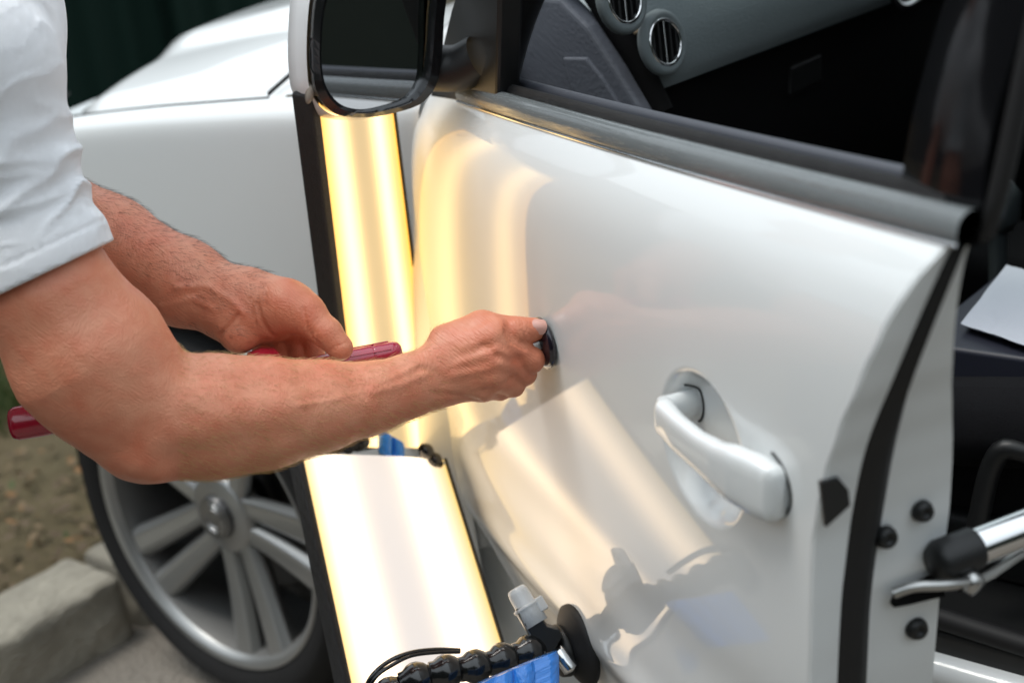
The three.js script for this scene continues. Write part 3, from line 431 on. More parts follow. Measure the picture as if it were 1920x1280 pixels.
    mesh('mirror_frame', toCreasedNormals(mergeGeometries([ringStrip(off(G, -0.010), off(G, 0.002)), ringStrip(off(G, 0.002), off(G, 0.006, 1.05)), ringStrip(off(G, 0.006, 1.05), off(F, 0.002, 0.985)), ringStrip(off(F, 0.002, 0.985), off(F, -0.014)), ringStrip(off(F, -0.014), off(F, -0.022, 0.98))]), 0.9), M.blackShiny, D);
    const layers = [[-0.014, 1.01, 0.001], [-0.026, 1.06, 0.005], [-0.045, 1.07, 0.009], [-0.068, 0.98, 0.008], [-0.088, 0.78, 0.004], [-0.102, 0.48, 0], [-0.106, 0.02, 0]];
    const cap = []; for (let i = 1; i < layers.length; i++) cap.push(ringStrip(off(F, ...layers[i - 1]), off(F, ...layers[i])));
    mesh('mirror_cap', mergeVertices((() => { const m = mergeGeometries(cap); m.deleteAttribute('normal'); m.deleteAttribute('uv'); return m; })(), 1e-5), M.paint, D);
    const lens = [[568, 150], [590, 190]].map(([x, y]) => onAlong(x, y, S0 - 0.016));
    mesh('indicator_lens', (() => { const g = new THREE.SphereGeometry(0.0105, 20, 14); g.scale(0.9, 1.5, 0.5); g.rotateX(-0.4); const c = lens[0].clone().lerp(lens[1], 0.5).add(V(-0.004, 0, -0.003)); g.translate(c.x, c.y, c.z); return g; })(), M.amber, D);
    const a = onAlong(828, 110, 0.13), b = V(0.15, 1.085, -0.045);
    mesh('mirror_foot', (() => { const p = [a.clone().add(V(-0.02, -0.012, 0.005)), a.clone().lerp(b, 0.5).add(V(-0.01, -0.012, 0)), b]; const g = new THREE.TubeGeometry(new THREE.CatmullRomCurve3(p), 16, 0.026, 14); return g; })(), M.blackPlastic, D);
  }
  // handle
  {
    const P0 = onDoor(1231, 764, 0.028), P1 = onDoor(1466, 936, 0.018);
    const dir = P1.clone().sub(P0), L = dir.length(); dir.normalize(); const upv = V(0, 1, 0).addScaledVector(dir, -dir.y).normalize(), outv = V(0, 0, 1);
    const sec = [[0, 0.004, 0.008, 0.004], [0.025, 0.009, 0.0120, 0.007], [0.10, 0.015, 0.0150, 0.009], [0.28, 0.019, 0.0160, 0.0075], [0.45, 0.0195, 0.0165, 0.0075], [0.6, 0.0185, 0.0195, 0.0085], [0.72, 0.015, 0.0235, 0.0105], [0.86, 0.010, 0.0250, 0.011], [0.95, 0.007, 0.0235, 0.010], [0.985, 0.005, 0.019, 0.007], [1, 0.006, 0.0002, 0.0002]];
    const interp = (t, k) => { for (let i = 1; i < sec.length; i++) if (t <= sec[i][0]) { const u = (t - sec[i - 1][0]) / (sec[i][0] - sec[i - 1][0]); return lerp(sec[i - 1][k], sec[i][k], smooth(0, 1, u) * 0.5 + u * 0.5); } return sec[sec.length - 1][k]; };
    const base = t => { const s = lerp(P0.x, P1.x, t), y = lerp(P0.y, P1.y, t); const v = belt(s) - y; return 0.0164 - 0.09 * (v - 0.22) ** 2 - 0.011 * ((s - 0.5) / 0.5) ** 2; };
    const g = gridGeometry(80, 32, (t, v) => { const a = v * 2 * Math.PI, e = 0.58, cx = Math.sign(Math.cos(a)) * Math.abs(Math.cos(a)) ** e, cy = Math.sign(Math.sin(a)) * Math.abs(Math.sin(a)) ** e;
      const q = P0.clone().addScaledVector(dir, t * L); q.z = base(t) + interp(t, 1) + cy * interp(t, 3); q.addScaledVector(upv, cx * interp(t, 2)); return q; });
    mesh('handle', g, M.paint, D);
    const foot = gridGeometry(16, 24, (t, v) => { const a = v * 2 * Math.PI, q = P0.clone().addScaledVector(dir, (0.045 + 0.05 * Math.cos(a) * 1) * L); q.addScaledVector(upv, 0.0125 * Math.sin(a)); q.z = base(0.05) + lerp(0.012, -0.022, t); return q; });
    mesh('handle_pivot', foot, M.paint, D);
    const ringp = []; for (let i = 0; i < 40; i++) { const a = (i / 39 - 0.5) * 3.0, q = P0.clone().addScaledVector(dir, (0.86 + 0.155 * Math.cos(a)) * L).addScaledVector(upv, 0.0265 * Math.sin(a)); q.z = skin(q.x, q.y) + 0.0004; ringp.push(q); }
    mesh('handle_gasket', new THREE.TubeGeometry(new THREE.CatmullRomCurve3(ringp), 60, 0.0012, 6), M.rubber, D);
    const fr = []; for (let i = 0; i <= 14; i++) { const a = -1.2 + i / 14 * 2.9, q = P0.clone().addScaledVector(dir, (0.045 + 0.075 * Math.cos(a)) * L).addScaledVector(upv, 0.0175 * Math.sin(a)); q.z = skin(q.x, q.y) + 0.0006; fr.push(q); }
    mesh('handle_gasket', new THREE.TubeGeometry(new THREE.CatmullRomCurve3(fr), 40, 0.0011, 6), M.rubber, D);
  }
}
// ------------------------------------------------------------------ dent-repair light boards
const panelMap = (kind) => { // light of two diode rows behind a milky diffuser
  const w = 256, h = 8, d = new Float32Array(w * h * 4);
  for (let j = 0; j < h; j++) for (let i = 0; i < w; i++) {
    const u = (i + 0.5) / w, row = c => Math.exp(-(((u - c) / 0.11) ** 2)), edge = Math.exp(-u / 0.07) + Math.exp(-(1 - u) / 0.09), p = row(kind ? 0.17 : 0.2) + row(kind ? 0.76 : 0.74);
    const base = kind ? [0.55, 0.51, 0.49] : [0.47, 0.34, 0.17], c = kind ? [1.7, 1.2, 0.68] : [1.75, 1.15, 0.45], e = kind ? [0.5, 0.22, 0.0] : [1.7, 0.68, 0.0];
    const b = base.map((x, k) => (x * (1 - 0.75 * Math.min(1, edge) * (k === 2 ? 1 : k === 1 ? 0.3 : 0)) + c[k] * p + e[k] * Math.min(1, edge) * 0.5) / 2.6);
    d.set([...b, 1], (j * w + i) * 4);
  }
  const t = new THREE.DataTexture(d, w, h, THREE.RGBAFormat, THREE.FloatType); t.magFilter = THREE.LinearFilter; t.needsUpdate = true; return t;
};
function lightBoard(name, label, plane, corners, kind, sideWidth) {
  const [a, b, c] = plane.map(q => at(...q)), N = b.clone().sub(a).cross(c.clone().sub(a)).normalize(); if (N.dot(VIEW) > 0) N.negate();
  const [TL, TR, BL, BR] = corners.map(([x, y]) => onPlane(x, y, N, N.dot(a)));
  const ex = TR.clone().sub(TL).add(BR).sub(BL).normalize(), ey = N.clone().cross(ex).normalize(), cen = TL.clone().add(TR).add(BL).add(BR).multiplyScalar(0.25);
  const lw = (TR.distanceTo(TL) + BR.distanceTo(BL)) / 2, lh = (TL.clone().sub(BL).dot(ey) + TR.clone().sub(BR).dot(ey)) / 2;
  const t = tag(group(name), label, 'work light', 'dent repair light boards by the open door'); t.matrixAutoUpdate = true;
  t.position.copy(cen); t.quaternion.setFromRotationMatrix(new THREE.Matrix4().makeBasis(ex, ey, N));
  const loc = (x, y, z = 0) => V(x, y, z), inv = t.quaternion.clone().invert(), toL = p => p.clone().sub(cen).applyQuaternion(inv);
  const c4 = [TL, TR, BL, BR].map(toL);
  const quad = (m, z) => gridGeometry(16, 16, (u, v) => { const p = c4[0].clone().lerp(c4[1], u).lerp(c4[2].clone().lerp(c4[3], u), v); p.x *= 1; p.z = z + 0.004 * Math.sin(Math.PI * u) * m; return p; });
  mesh('light_diffuser', quad(1, 0), new THREE.MeshPhysicalMaterial({ color: new THREE.Color().setRGB(0.22, 0.21, 0.19), roughness: 0.45, emissive: new THREE.Color(1, 1, 1), emissiveIntensity: 2.6, emissiveMap: panelMap(kind) }), t);
  mesh('back_panel', quad(0, -0.018), M.frame, t);
  const rail = (i, j, w, zf, side) => { const p = c4[i], q = c4[j], x = V(side * w / 2, 0, 0); const dir = q.clone().sub(p), L = dir.length(); const g = new RoundedBoxGeometry(w, L + 0.004, 0.026, 3, Math.min(0.0045, w * 0.4)); g.rotateZ(Math.atan2(dir.y, dir.x) - Math.PI / 2); const m = p.clone().lerp(q, 0.5).add(x); g.translate(m.x, m.y, -0.013 + zf); return g; };
  mesh('side_rail', rail(0, 2, sideWidth, 0.004, -1), M.frame, t);
  mesh('side_rail', rail(1, 3, 0.004, 0.003, 1), M.frame, t);
  mesh('end_cap', [box(V(c4[0].x - 0.004, c4[0].y, -0.02), V(c4[1].x + 0.003, c4[0].y + 0.004, 0.001), 0.001)], kind ? M.whitePlastic : M.frame, t);
  mesh('end_cap', [box(V(c4[2].x - 0.004, c4[2].y - 0.006, -0.02), V(c4[3].x + 0.003, c4[2].y, 0.001), 0.001)], M.frame, t);
  const light = new THREE.RectAreaLight(new THREE.Color(1, 0.84, 0.55), 0.06, lw * 0.9, lh * 0.95); light.position.set(0, 0, 0.012); light.rotation.y = Math.PI; t.add(light);
  t.updateMatrixWorld(true);
  return { t, toL, N, ex, ey, cen };
}
const bead = (r, L) => lathe([[r * 0.55, 0], [r * 0.62, L * 0.06], [r * 0.78, L * 0.14], [r * 0.97, L * 0.34], [r, L * 0.52], [r * 0.92, L * 0.68], [r * 0.72, L * 0.84], [r * 0.70, L * 1.0], [r * 0.5, L * 1.02]], 32);
function gooseneck(px, r, step, t, toL) { const c = new THREE.CatmullRomCurve3(px.map(q => at(...q))), n = Math.round(c.getLength() / step); for (let i = 0; i < n; i++) { const a = toL(c.getPointAt(i / n)), b = toL(c.getPointAt((i + 1) / n)); mesh('gooseneck_bead', along(bead(r, a.distanceTo(b) * 1.06), a, b.clone().sub(a)), M.blackShiny, t); } }
function battery(p0, p1, axis, r, len, n, t, toL) { // shrink-wrapped row of cells
  const row = p1.clone().sub(p0), L = row.length(), ax = axis.clone().normalize(); row.normalize(); const side = ax.clone().cross(row).normalize();
  const outline = a => { let best = 0; for (let i = 0; i < n; i++) { const c = (i - (n - 1) / 2) * (L / (n - 1)), cx = Math.cos(a), cy = Math.sin(a), b = cx * c, q = r * r - c * c + b * b; if (q >= 0) best = Math.max(best, b + Math.sqrt(q)); } return best; };
  const g = gridGeometry(160, 12, (u, v) => { const a = u * 2 * Math.PI, e = v < 0.15 ? 1 - 0.16 * (1 - v / 0.15) ** 2 : v > 0.85 ? 1 - 0.16 * ((v - 0.85) / 0.15) ** 2 : 1, k = outline(a) - r * (1 - e), w = (v - 0) * len; return toL(p0.clone().lerp(p1, 0.5).addScaledVector(row, Math.cos(a) * k).addScaledVector(side, Math.sin(a) * k).addScaledVector(ax, w)); });
  const cap = (v) => gridGeometry(160, 6, (u, q) => { const a = u * 2 * Math.PI, k = (outline(a) - r * 0.16) * q; return toL(p0.clone().lerp(p1, 0.5).addScaledVector(row, Math.cos(a) * k).addScaledVector(side, Math.sin(a) * k).addScaledVector(ax, v * len - (v ? -1 : 1) * 0.0015 * (1 - q * q))); });
  return mesh('battery_pack', [g, cap(0), cap(1)], M.blue, t);
}
{
  const U = lightBoard('light_board', 'upright yellow light board wedged between the front wing and the open door', [[640, 300, 1.685], [745, 300, 1.795], [650, 450, 1.73]], [[592, 178], [733, 178], [672, 838], [815, 838]], 0, 0.017);
  gooseneck([[790, 838, 1.88], [806, 852, 1.89], [822, 872, 1.90]], 0.010, 0.018, U.t, U.toL);
  battery(at(722, 812, 1.87), at(745, 826, 1.88), UP.clone().negate(), 0.010, 0.03, 2, U.t, U.toL);
  gooseneck([[690, 820, 1.86], [650, 835, 1.86], [610, 842, 1.86]], 0.012, 0.02, U.t, U.toL);

  const Lw = lightBoard('light_board', 'wide white light board tilted below the hands beside the wheel', [[638, 975, 1.755], [825, 975, 1.835], [690, 1285, 1.62]], [[566, 852], [832, 862], [664, 1310], [972, 1310]], 1, 0.009);
  const T = Lw.t, q = Lw.toL;
  // suction mount on the door
  const cup = fromDoor((() => { const p = onSkin(1094, 1206); return p; })()), axis = OUT.clone(), C = (h) => cup.clone().addScaledVector(axis, h);
  const put = (g, a, d) => { along(g, a, d); g.applyMatrix4(new THREE.Matrix4().copy(T.matrixWorld).invert()); return g; };
  mesh('suction_cup', put(lathe([[0, 0.001], [0.0435, 0.001], [0.046, 0.004], [0.0455, 0.009], [0.041, 0.0125], [0.031, 0.018], [0.026, 0.024], [0.0, 0.025]], 60), cup, axis), M.rubber, T);
  mesh('suction_collar', put(lathe([[0.0, 0.02], [0.027, 0.02], [0.029, 0.025], [0.027, 0.033], [0.012, 0.038], [0, 0.038]], 40), cup, axis), M.blackPlastic, T);
  { const a = at(1040, 1160, 1.62), g = put(lathe([[0, 0], [0.0085, 0], [0.0085, 0.006], [0.006, 0.010], [0, 0.0105]], 20), cup.clone().addScaledVector(UP, 0.033).addScaledVector(axis, 0.012), axis); mesh('pull_tab', g, M.rubber, T); }
  const bd = 1.585, bracket = [[985, 1168], [1014, 1160], [1024, 1174], [1046, 1180], [1052, 1192], [1036, 1218], [1018, 1222]].map(([x, y]) => at(x, y, bd));
  { const f = VIEW.clone().negate(), geo = new THREE.ExtrudeGeometry(new THREE.Shape(bracket.map(p => { const d = p.clone().sub(bracket[0]); return new THREE.Vector2(d.dot(RIGHT), d.dot(UP)); })), { depth: 0.016, bevelEnabled: true, bevelSize: 0.001, bevelThickness: 0.001, bevelSegments: 2 }); geo.applyMatrix4(new THREE.Matrix4().makeBasis(RIGHT, UP, f)); geo.translate(...bracket[0].clone().addScaledVector(f, -0.012).toArray()); geo.applyMatrix4(new THREE.Matrix4().copy(T.matrixWorld).invert()); mesh('bracket', geo, M.blackPlastic, T); }
  mesh('bracket_plate', put(lathe([[0, 0], [0.004, 0], [0.004, 0.062], [0, 0.062]], 4), at(1020, 1238, bd), at(984, 1165, bd).sub(at(1020, 1238, bd))), M.steel, T);
  { const a = at(1006, 1170, bd + 0.004), b = at(966, 1102, bd + 0.012), L = a.distanceTo(b); mesh('pump_plunger', put(lathe([[0, 0], [0.0135, 0], [0.0135, L * 0.42], [0.0148, L * 0.44], [0.0148, L * 0.5], [0.0118, L * 0.53], [0.0114, L * 0.84], [0.0098, L * 0.97], [0.007, L * 0.995], [0, L]], 36), a, b.clone().sub(a)), M.whitePlastic, T);
    const c = a.clone().lerp(b, 0.5).addScaledVector(RIGHT, 0.014); mesh('plunger_tab', put(box(V(-0.007, -0.007, -0.006), V(0.007, 0.009, 0.006), 0.002), c, b.clone().sub(a)), M.whitePlastic, T); }
  mesh('locking_lever', put(lathe([[0, 0], [0.007, 0.0], [0.009, 0.008], [0.009, 0.03], [0.0, 0.032]], 24), at(1042, 1212, bd + 0.01), at(1068, 1250, bd).sub(at(1042, 1212, bd + 0.01))), M.chrome, T);
  gooseneck([[1018, 1214, bd + 0.004], [985, 1222, bd - 0.004], [940, 1238, bd - 0.015], [880, 1252, bd - 0.03], [815, 1262, bd - 0.04], [760, 1280, bd - 0.045], [715, 1312, bd - 0.045], [700, 1360, bd - 0.03]], 0.0182, 0.0325, T, q);
  mesh('cable', tube([[862, 1219, 1.60], [815, 1218, 1.585], [768, 1224, 1.57], [728, 1240, 1.56], [698, 1266, 1.55], [680, 1300, 1.55]].map(p => q(at(...p))), 0.0026, 50, 8), M.blackShiny, T);
  mesh('cable', tube([[862, 1222, 1.597], [815, 1223, 1.582], [768, 1230, 1.567], [736, 1246, 1.557], [705, 1268, 1.548], [684, 1305, 1.548]].map(p => q(at(...p))), 0.0022, 50, 8), M.blackShiny, T);
  battery(at(1022, 1228, 1.515), at(895, 1282, 1.49), UP.clone().multiplyScalar(-1).addScaledVector(VIEW, -0.25), 0.0155, 0.068, 4, T, q);
}
// ------------------------------------------------------------------ person
{
  const nearArm = [
    ...chain([[-70, 150, 1.30, 88], [45, 425, 1.32, 96], [92, 552, 1.325, 122], [168, 668, 1.345, 145], [266, 797, 1.365, 105]]),
    ...chain([[215, 720, 1.352, 128], [290, 770, 1.366, 118]]),
    ...chain([[300, 794, 1.37, 102], [400, 780, 1.385, 111], [500, 774, 1.4, 99], [600, 761, 1.42, 81], [700, 745, 1.44, 61]]),
    ...chain([[690, 738, 1.44, 55], [770, 704, 1.452, 37], [825, 688, 1.462, 34]]),
    ...chain([[690, 754, 1.44, 55], [770, 737, 1.452, 39], [825, 722, 1.462, 35]]),
  ];
  const palm = [
    ...chain([[818, 672, 1.464, 32], [925, 628, 1.454, 31]]), ...chain([[815, 690, 1.462, 32], [932, 668, 1.45, 31]]),
    ...chain([[815, 708, 1.462, 32], [922, 702, 1.453, 29]]), ...chain([[815, 722, 1.464, 32], [902, 726, 1.46, 26]]),
    ...chain([[822, 730, 1.475, 31], [890, 725, 1.478, 27]]), ...chain([[835, 642, 1.47, 34], [905, 618, 1.47, 36]]), ...chain([[835, 690, 1.488, 36], [900, 680, 1.492, 30]]),
  ];
  const fingers = [
    chain([[905, 618, 1.468, 35], [938, 620, 1.465, 29], [972, 623, 1.461, 29], [1001, 618, 1.462, 23]]),
    chain([[936, 642, 1.454, 29], [997, 674, 1.466, 24.5], [985, 668, 1.500, 19], [962, 655, 1.512, 17]]),
    chain([[938, 676, 1.452, 29], [984, 699, 1.477, 23], [964, 690, 1.512, 19], [935, 680, 1.506, 17]]),
    chain([[926, 706, 1.455, 28], [962, 722, 1.479, 22], [940, 711, 1.512, 18], [914, 700, 1.506, 17]]),
    chain([[904, 728, 1.461, 25], [938, 733, 1.482, 18], [920, 722, 1.507, 16], [900, 712, 1.502, 15]]),
  ];
  const armF = blend(nearArm, 0.016), palmF = blend(palm, 0.0085), fingF = fingers.map(c => blend(c, 0.004));
  const touch = (f, x, y) => { let d = 1.15; for (let i = 0; i < 90 && d < 2; i++) { const p = at(x, y, d), v = f(p.x, p.y, p.z); if (v < 0.0004) break; d += Math.max(0.0004, v * 0.8); } return at(x, y, d); };   // where a sight line meets the limb
  const crease = (f, px, w, d) => { const pts = px.map(([x, y]) => touch(f, x, y)), bs = []; for (let i = 1; i < pts.length; i++) bs.push(bone(pts[i - 1], pts[i], 0, 0)); const c = pts.reduce((a, b) => a.add(b), V()).multiplyScalar(1 / pts.length), R0 = Math.max(...px.map(([x, y]) => touch(f, x, y).distanceTo(c))) + 4 * w;
    return (x, y, z) => { if (Math.hypot(x - c.x, y - c.y, z - c.z) > R0) return 0; let m = 1; for (const b of bs) m = Math.min(m, b(x, y, z)); return d * Math.exp(-((m / w) ** 2)); }; };
  const wr = (x, y, z, a) => a * fbm(x * 30, y * 30, z * 30, 3);
  const handN = (x, y, z) => { let f = fingF[0](x, y, z); for (let i = 1; i < 5; i++) f = smin(f, fingF[i](x, y, z), 0.0022); return smin(palmF(x, y, z), f, 0.005); };
  const nearBase = (x, y, z) => smin(armF(x, y, z), handN(x, y, z), 0.014);
  const creases = [
    crease(nearBase, [[975, 600], [979, 622], [976, 645]], 0.0013, 0.0011), crease(nearBase, [[981, 600], [985, 622], [982, 645]], 0.0011, 0.0011), crease(nearBase, [[988, 602], [991, 622], [987, 643]], 0.0009, 0.0008), crease(nearBase, [[969, 603], [972, 622], [969, 640]], 0.0011, 0.0008),
    crease(nearBase, [[958, 640], [950, 628], [946, 612]], 0.0022, 0.0018), crease(nearBase, [[960, 640], [975, 650], [985, 655]], 0.0016, 0.0018),
    crease(nearBase, [[935, 668], [955, 676], [976, 673]], 0.004, 0.003), crease(nearBase, [[905, 648], [918, 655], [930, 668]], 0.004, 0.0016),
    crease(nearBase, [[926, 592], [938, 600], [944, 612]], 0.005, -0.0022), crease(nearBase, [[870, 650], [905, 640], [935, 625]], 0.005, -0.0014), crease(nearBase, [[860, 680], [900, 668], [930, 655]], 0.004, -0.0014), crease(nearBase, [[850, 705], [890, 697], [920, 690]], 0.004, -0.0012),
    crease(nearBase, [[815, 738], [850, 742], [895, 752]], 0.003, 0.0022), crease(nearBase, [[790, 690], [815, 700], [830, 720]], 0.006, 0.0018), crease(nearBase, [[998, 668], [1004, 680], [1002, 692]], 0.0012, 0.0009), crease(nearBase, [[905, 735], [940, 722], [968, 706]], 0.003, 0.0015),
  ];
  creases.push(crease(nearBase, [[350, 690], [450, 715], [560, 715], [660, 710]], 0.02, 0.004), crease(nearBase, [[330, 860], [420, 838], [540, 810]], 0.014, 0.003), crease(nearBase, [[262, 880], [285, 890]], 0.016, -0.005), crease(nearBase, [[700, 735], [750, 722], [800, 700]], 0.004, -0.0016), crease(nearBase, [[560, 760], [640, 745], [720, 715], [790, 680]], 0.003, -0.0011));
  const nearF = (x, y, z) => { let d = nearBase(x, y, z); if (Math.abs(d) < 0.02) { d += wr(x, y, z, 0.0016); for (const c of creases) d += c(x, y, z); } return d; };
  const farArm = [...chain([[-120, 60, 1.68, 110], [0, 350, 1.61, 88]]), ...chain([[0, 350, 1.61, 88], [200, 457, 1.575, 88], [340, 530, 1.555, 78], [440, 573, 1.54, 65], [500, 585, 1.535, 58]])];
  const farPalm = [...chain([[470, 556, 1.532, 52], [540, 575, 1.517, 46], [575, 588, 1.51, 38]]), ...chain([[438, 598, 1.527, 42], [448, 630, 1.52, 34]]), ...chain([[490, 592, 1.555, 46], [565, 606, 1.568, 34]])];
  const farFing = [chain([[572, 590, 1.51, 36], [612, 624, 1.505, 29], [637, 652, 1.505, 25]]), ...[0, 1, 2, 3].map(i => chain([[578 - i * 30, 618 + i * 5, 1.572, 24], [592 - i * 30, 678, 1.592, 20], [586 - i * 30, 724, 1.57, 18], [572 - i * 30, 726, 1.54, 17]]))];
  const farArmF = blend(farArm, 0.016), farPalmF = blend(farPalm, 0.014), farFingF = farFing.map(c => blend(c, 0.004));
  const farBase = (x, y, z) => { let f = farFingF[0](x, y, z); for (let i = 1; i < 5; i++) f = smin(f, farFingF[i](x, y, z), 0.0025); return smin(smin(farPalmF(x, y, z), f, 0.006), farArmF(x, y, z), 0.014); };
  const fcreases = [
    crease(farBase, [[568, 578], [572, 604], [583, 630], [594, 645]], 0.0018, 0.0026), crease(farBase, [[588, 618], [594, 640], [606, 655]], 0.0014, 0.0016), crease(farBase, [[482, 570], [488, 596], [500, 618], [512, 630]], 0.0024, 0.003),
    crease(farBase, [[410, 630], [430, 612], [448, 590]], 0.0022, 0.0030), crease(farBase, [[470, 560], [474, 590], [480, 610]], 0.0016, 0.0014), crease(farBase, [[612, 660], [630, 650], [655, 642]], 0.0012, 0.0012), crease(farBase, [[604, 612], [618, 606]], 0.0012, 0.0008), crease(farBase, [[520, 545], [512, 575], [518, 600]], 0.0014, 0.0006), crease(farBase, [[545, 545], [540, 575], [548, 605]], 0.0014, 0.0006), crease(farBase, [[500, 540], [496, 570]], 0.0014, 0.0007),
    crease(farBase, [[330, 540], [385, 535], [430, 560], [455, 585]], 0.0035, -0.0022), crease(farBase, [[300, 575], [360, 560], [400, 580]], 0.003, -0.0016), crease(farBase, [[455, 600], [445, 625], [430, 640]], 0.012, -0.0025),
  ];
  const farF = (x, y, z) => { let d = farBase(x, y, z); if (Math.abs(d) < 0.02) { d += wr(x, y, z, 0.0016); for (const c of fcreases) d += c(x, y, z); } return d; };
  // trunk, neck, head, legs
  const shN = at(-75, 140, 1.30), shF = at(-160, -60, 1.66), mid = shN.clone().lerp(shF, 0.5), fw = shF.clone().sub(shN).setY(0).normalize().cross(V(0, 1, 0)).normalize(), lf = shF.clone().sub(shN).setY(0).normalize();
  const hip = mid.clone().addScaledVector(fw, -0.36).setY(0.92), head = mid.clone().addScaledVector(fw, 0.11).add(V(0, 0.27, 0)), P = (b, f, u, l) => b.clone().addScaledVector(fw, f).addScaledVector(lf, l).add(V(0, u, 0));
  const trunk = [bone(P(mid, -0.05, -0.06, -0.09), P(hip, 0, 0.05, -0.07), 0.125, 0.115), bone(P(mid, -0.05, -0.06, 0.09), P(hip, 0, 0.05, 0.07), 0.125, 0.115), bone(shN, mid, 0.075, 0.1), bone(shF, mid, 0.075, 0.1), bone(mid, head, 0.06, 0.06)];
  const skull = [bone(P(head, 0.0, 0.05, 0), P(head, -0.03, 0.06, 0), 0.088, 0.09), bone(P(head, 0.045, 0.0, 0), P(head, 0.055, -0.055, 0), 0.06, 0.04), bone(P(head, 0.1, 0.03, 0), P(head, 0.118, -0.005, 0), 0.01, 0.016), bone(P(head, 0.02, 0.02, 0.085), P(head, 0.01, -0.02, 0.083), 0.018, 0.012), bone(P(head, 0.02, 0.02, -0.085), P(head, 0.01, -0.02, -0.083), 0.018, 0.012), bone(P(head, 0.092, -0.035, 0.018), P(head, 0.092, -0.035, -0.018), 0.01, 0.01)];
  const headF = blend([...skull, bone(mid, P(head, -0.01, -0.02, 0), 0.06, 0.055)], 0.02);
  const bounds = (list, pad) => { const lo = V(9, 9, 9), hi = V(-9, -9, -9); for (const q of list) { lo.min(q); hi.max(q); } return [lo.addScalar(-pad), hi.addScalar(pad)]; };
  const geoN = meshField(nearF, ...bounds([at(-70, 150, 1.29), at(275, 850, 1.365), at(1020, 640, 1.52), at(500, 770, 1.4)], 0.085), 0.003);
  const geoF = meshField(farF, ...bounds([at(-120, 60, 1.68), at(0, 350, 1.61), at(650, 660, 1.6), at(480, 720, 1.5)], 0.085), 0.003);
  const geoH = meshField(headF, ...bounds([head, mid], 0.17), 0.008);
  const skinColor = (g, pale, deep) => paintVertices(g, (x, y, z) => {
    const n = fbm(x * 14, y * 14, z * 14, 4), m = fbm(x * 60 + 3, y * 60, z * 60, 3), red = clamp(0.45 + 0.8 * n + 0.8 * m);
    return pale.map((c, k) => lerp(c, deep[k], red));
  });
  const skinUv = g => { const p = g.attributes.position, uv = new Float32Array(p.count * 2); for (let i = 0; i < p.count; i++) { const x = p.getX(i), y = p.getY(i), z = p.getZ(i), a = x * OUT.x + z * OUT.z, b = x * ALONG.x + z * ALONG.z; uv[i * 2] = (a + 0.2 * b) * 16; uv[i * 2 + 1] = (y + 0.25 * b) * 16; } g.setAttribute('uv', new THREE.BufferAttribute(uv, 2)); return g; };
  const pale = [0.67, 0.28, 0.165], deep = [0.61, 0.18, 0.096];
  const parts = [geoN, geoF, geoH].map(g => skinUv(skinColor(g, pale, deep)));
  const person = mesh('person', mergeGeometries(parts), M.skin);
  tag(person, 'person in a white short-sleeved shirt pressing a dent tool against the car door', 'person');
  // shirt
  const sl = chain([[-80, 140, 1.30, 146], [-30, 285, 1.31, 146], [66, 502, 1.322, 139], [134, 652, 1.335, 139]]), sleeveIn = blend(chain([[-80, 140, 1.30, 100], [-30, 285, 1.31, 112], [66, 502, 1.322, 123], [134, 652, 1.335, 124]]), 0.02);
  const sleeve = blend(sl, 0.03), hemP = at(98, 505, 1.32), hemN = at(182, 662, 1.345).sub(at(-20, 280, 1.31)).normalize();
  const slF = blend(chain([[-160, -60, 1.66, 130], [-40, 220, 1.63, 120]]), 0.02), neckUp = blend(chain([[-80, 140, 1.30, 146], [-100, -60, 1.36, 142], [-130, -200, 1.42, 120]]), 0.03);
  const trunkF = blend(trunk.slice(0, 4), 0.05), axisS = hemN;
  const folds = (x, y, z) => {
    const rx = x - hemP.x, ry = y - hemP.y, rz = z - hemP.z, a = rx * axisS.x + ry * axisS.y + rz * axisS.z, c = rx * VIEW.x + ry * VIEW.y + rz * VIEW.z, b = rx * RIGHT.x + ry * RIGHT.y + rz * RIGHT.z;
    const amp = smooth(0.0, -0.05, a), w1 = fbm(x * 6 + 2, y * 6, z * 6, 3), w2 = fbm(x * 9 + 8, y * 9, z * 9, 3);
    const ridge = (p, q, r) => (1 - Math.min(1, Math.abs(noise(p, q, r)) * 2.6)) ** 2;
    const A = ridge(a * 22 + b * 5 + w1 * 1.6, b * 4 + w2, c * 5), B = ridge(a * 30 - b * 13 + w2 * 1.4 + 4, b * 6, c * 6 + 2), big = fbm(a * 13 + b * 5 + w1, b * 5, c * 5, 2);
    const par = (1 - Math.abs(Math.sin(a * 84 + b * 26 + c * 8 + w1 * 6 + w2 * 3))) ** 1.4;
    return Math.max(-0.0022, amp * (0.0085 * par * clamp(0.55 + 1.4 * w2) + 0.004 * A * clamp(0.5 + 1.6 * w2) + 0.0036 * B * clamp(0.5 + 1.6 * w1) + 0.008 * big) - 0.001);
  };
  const shirtF = (x, y, z) => {
    const rx = x - hemP.x, ry = y - hemP.y, rz = z - hemP.z, a = rx * hemN.x + ry * hemN.y + rz * hemN.z;
    let d = smin(sleeve(x, y, z), neckUp(x, y, z), 0.02); if (Math.abs(d) < 0.03) d -= folds(x, y, z) - (a > -0.022 && a < -0.018 ? 0.0008 : 0);
    d = Math.max(d, a); if (a > -0.05) d = Math.max(d, -sleeveIn(x, y, z));
    return smin(d, Math.min(trunkF(x, y, z) - 0.012, slF(x, y, z)), 0.02);
  };
  const hemLimit = bounds([hemP, at(-75, 140, 1.30), at(-160, -60, 1.66), hip], 0.2);
  const shirtG = meshField(shirtF, ...hemLimit, 0.0034);
  skinUv(shirtG); shirtG.attributes.uv.array.forEach((_, i, a) => { a[i] *= 4; });
  mesh('shirt', shirtG, M.shirt, person);
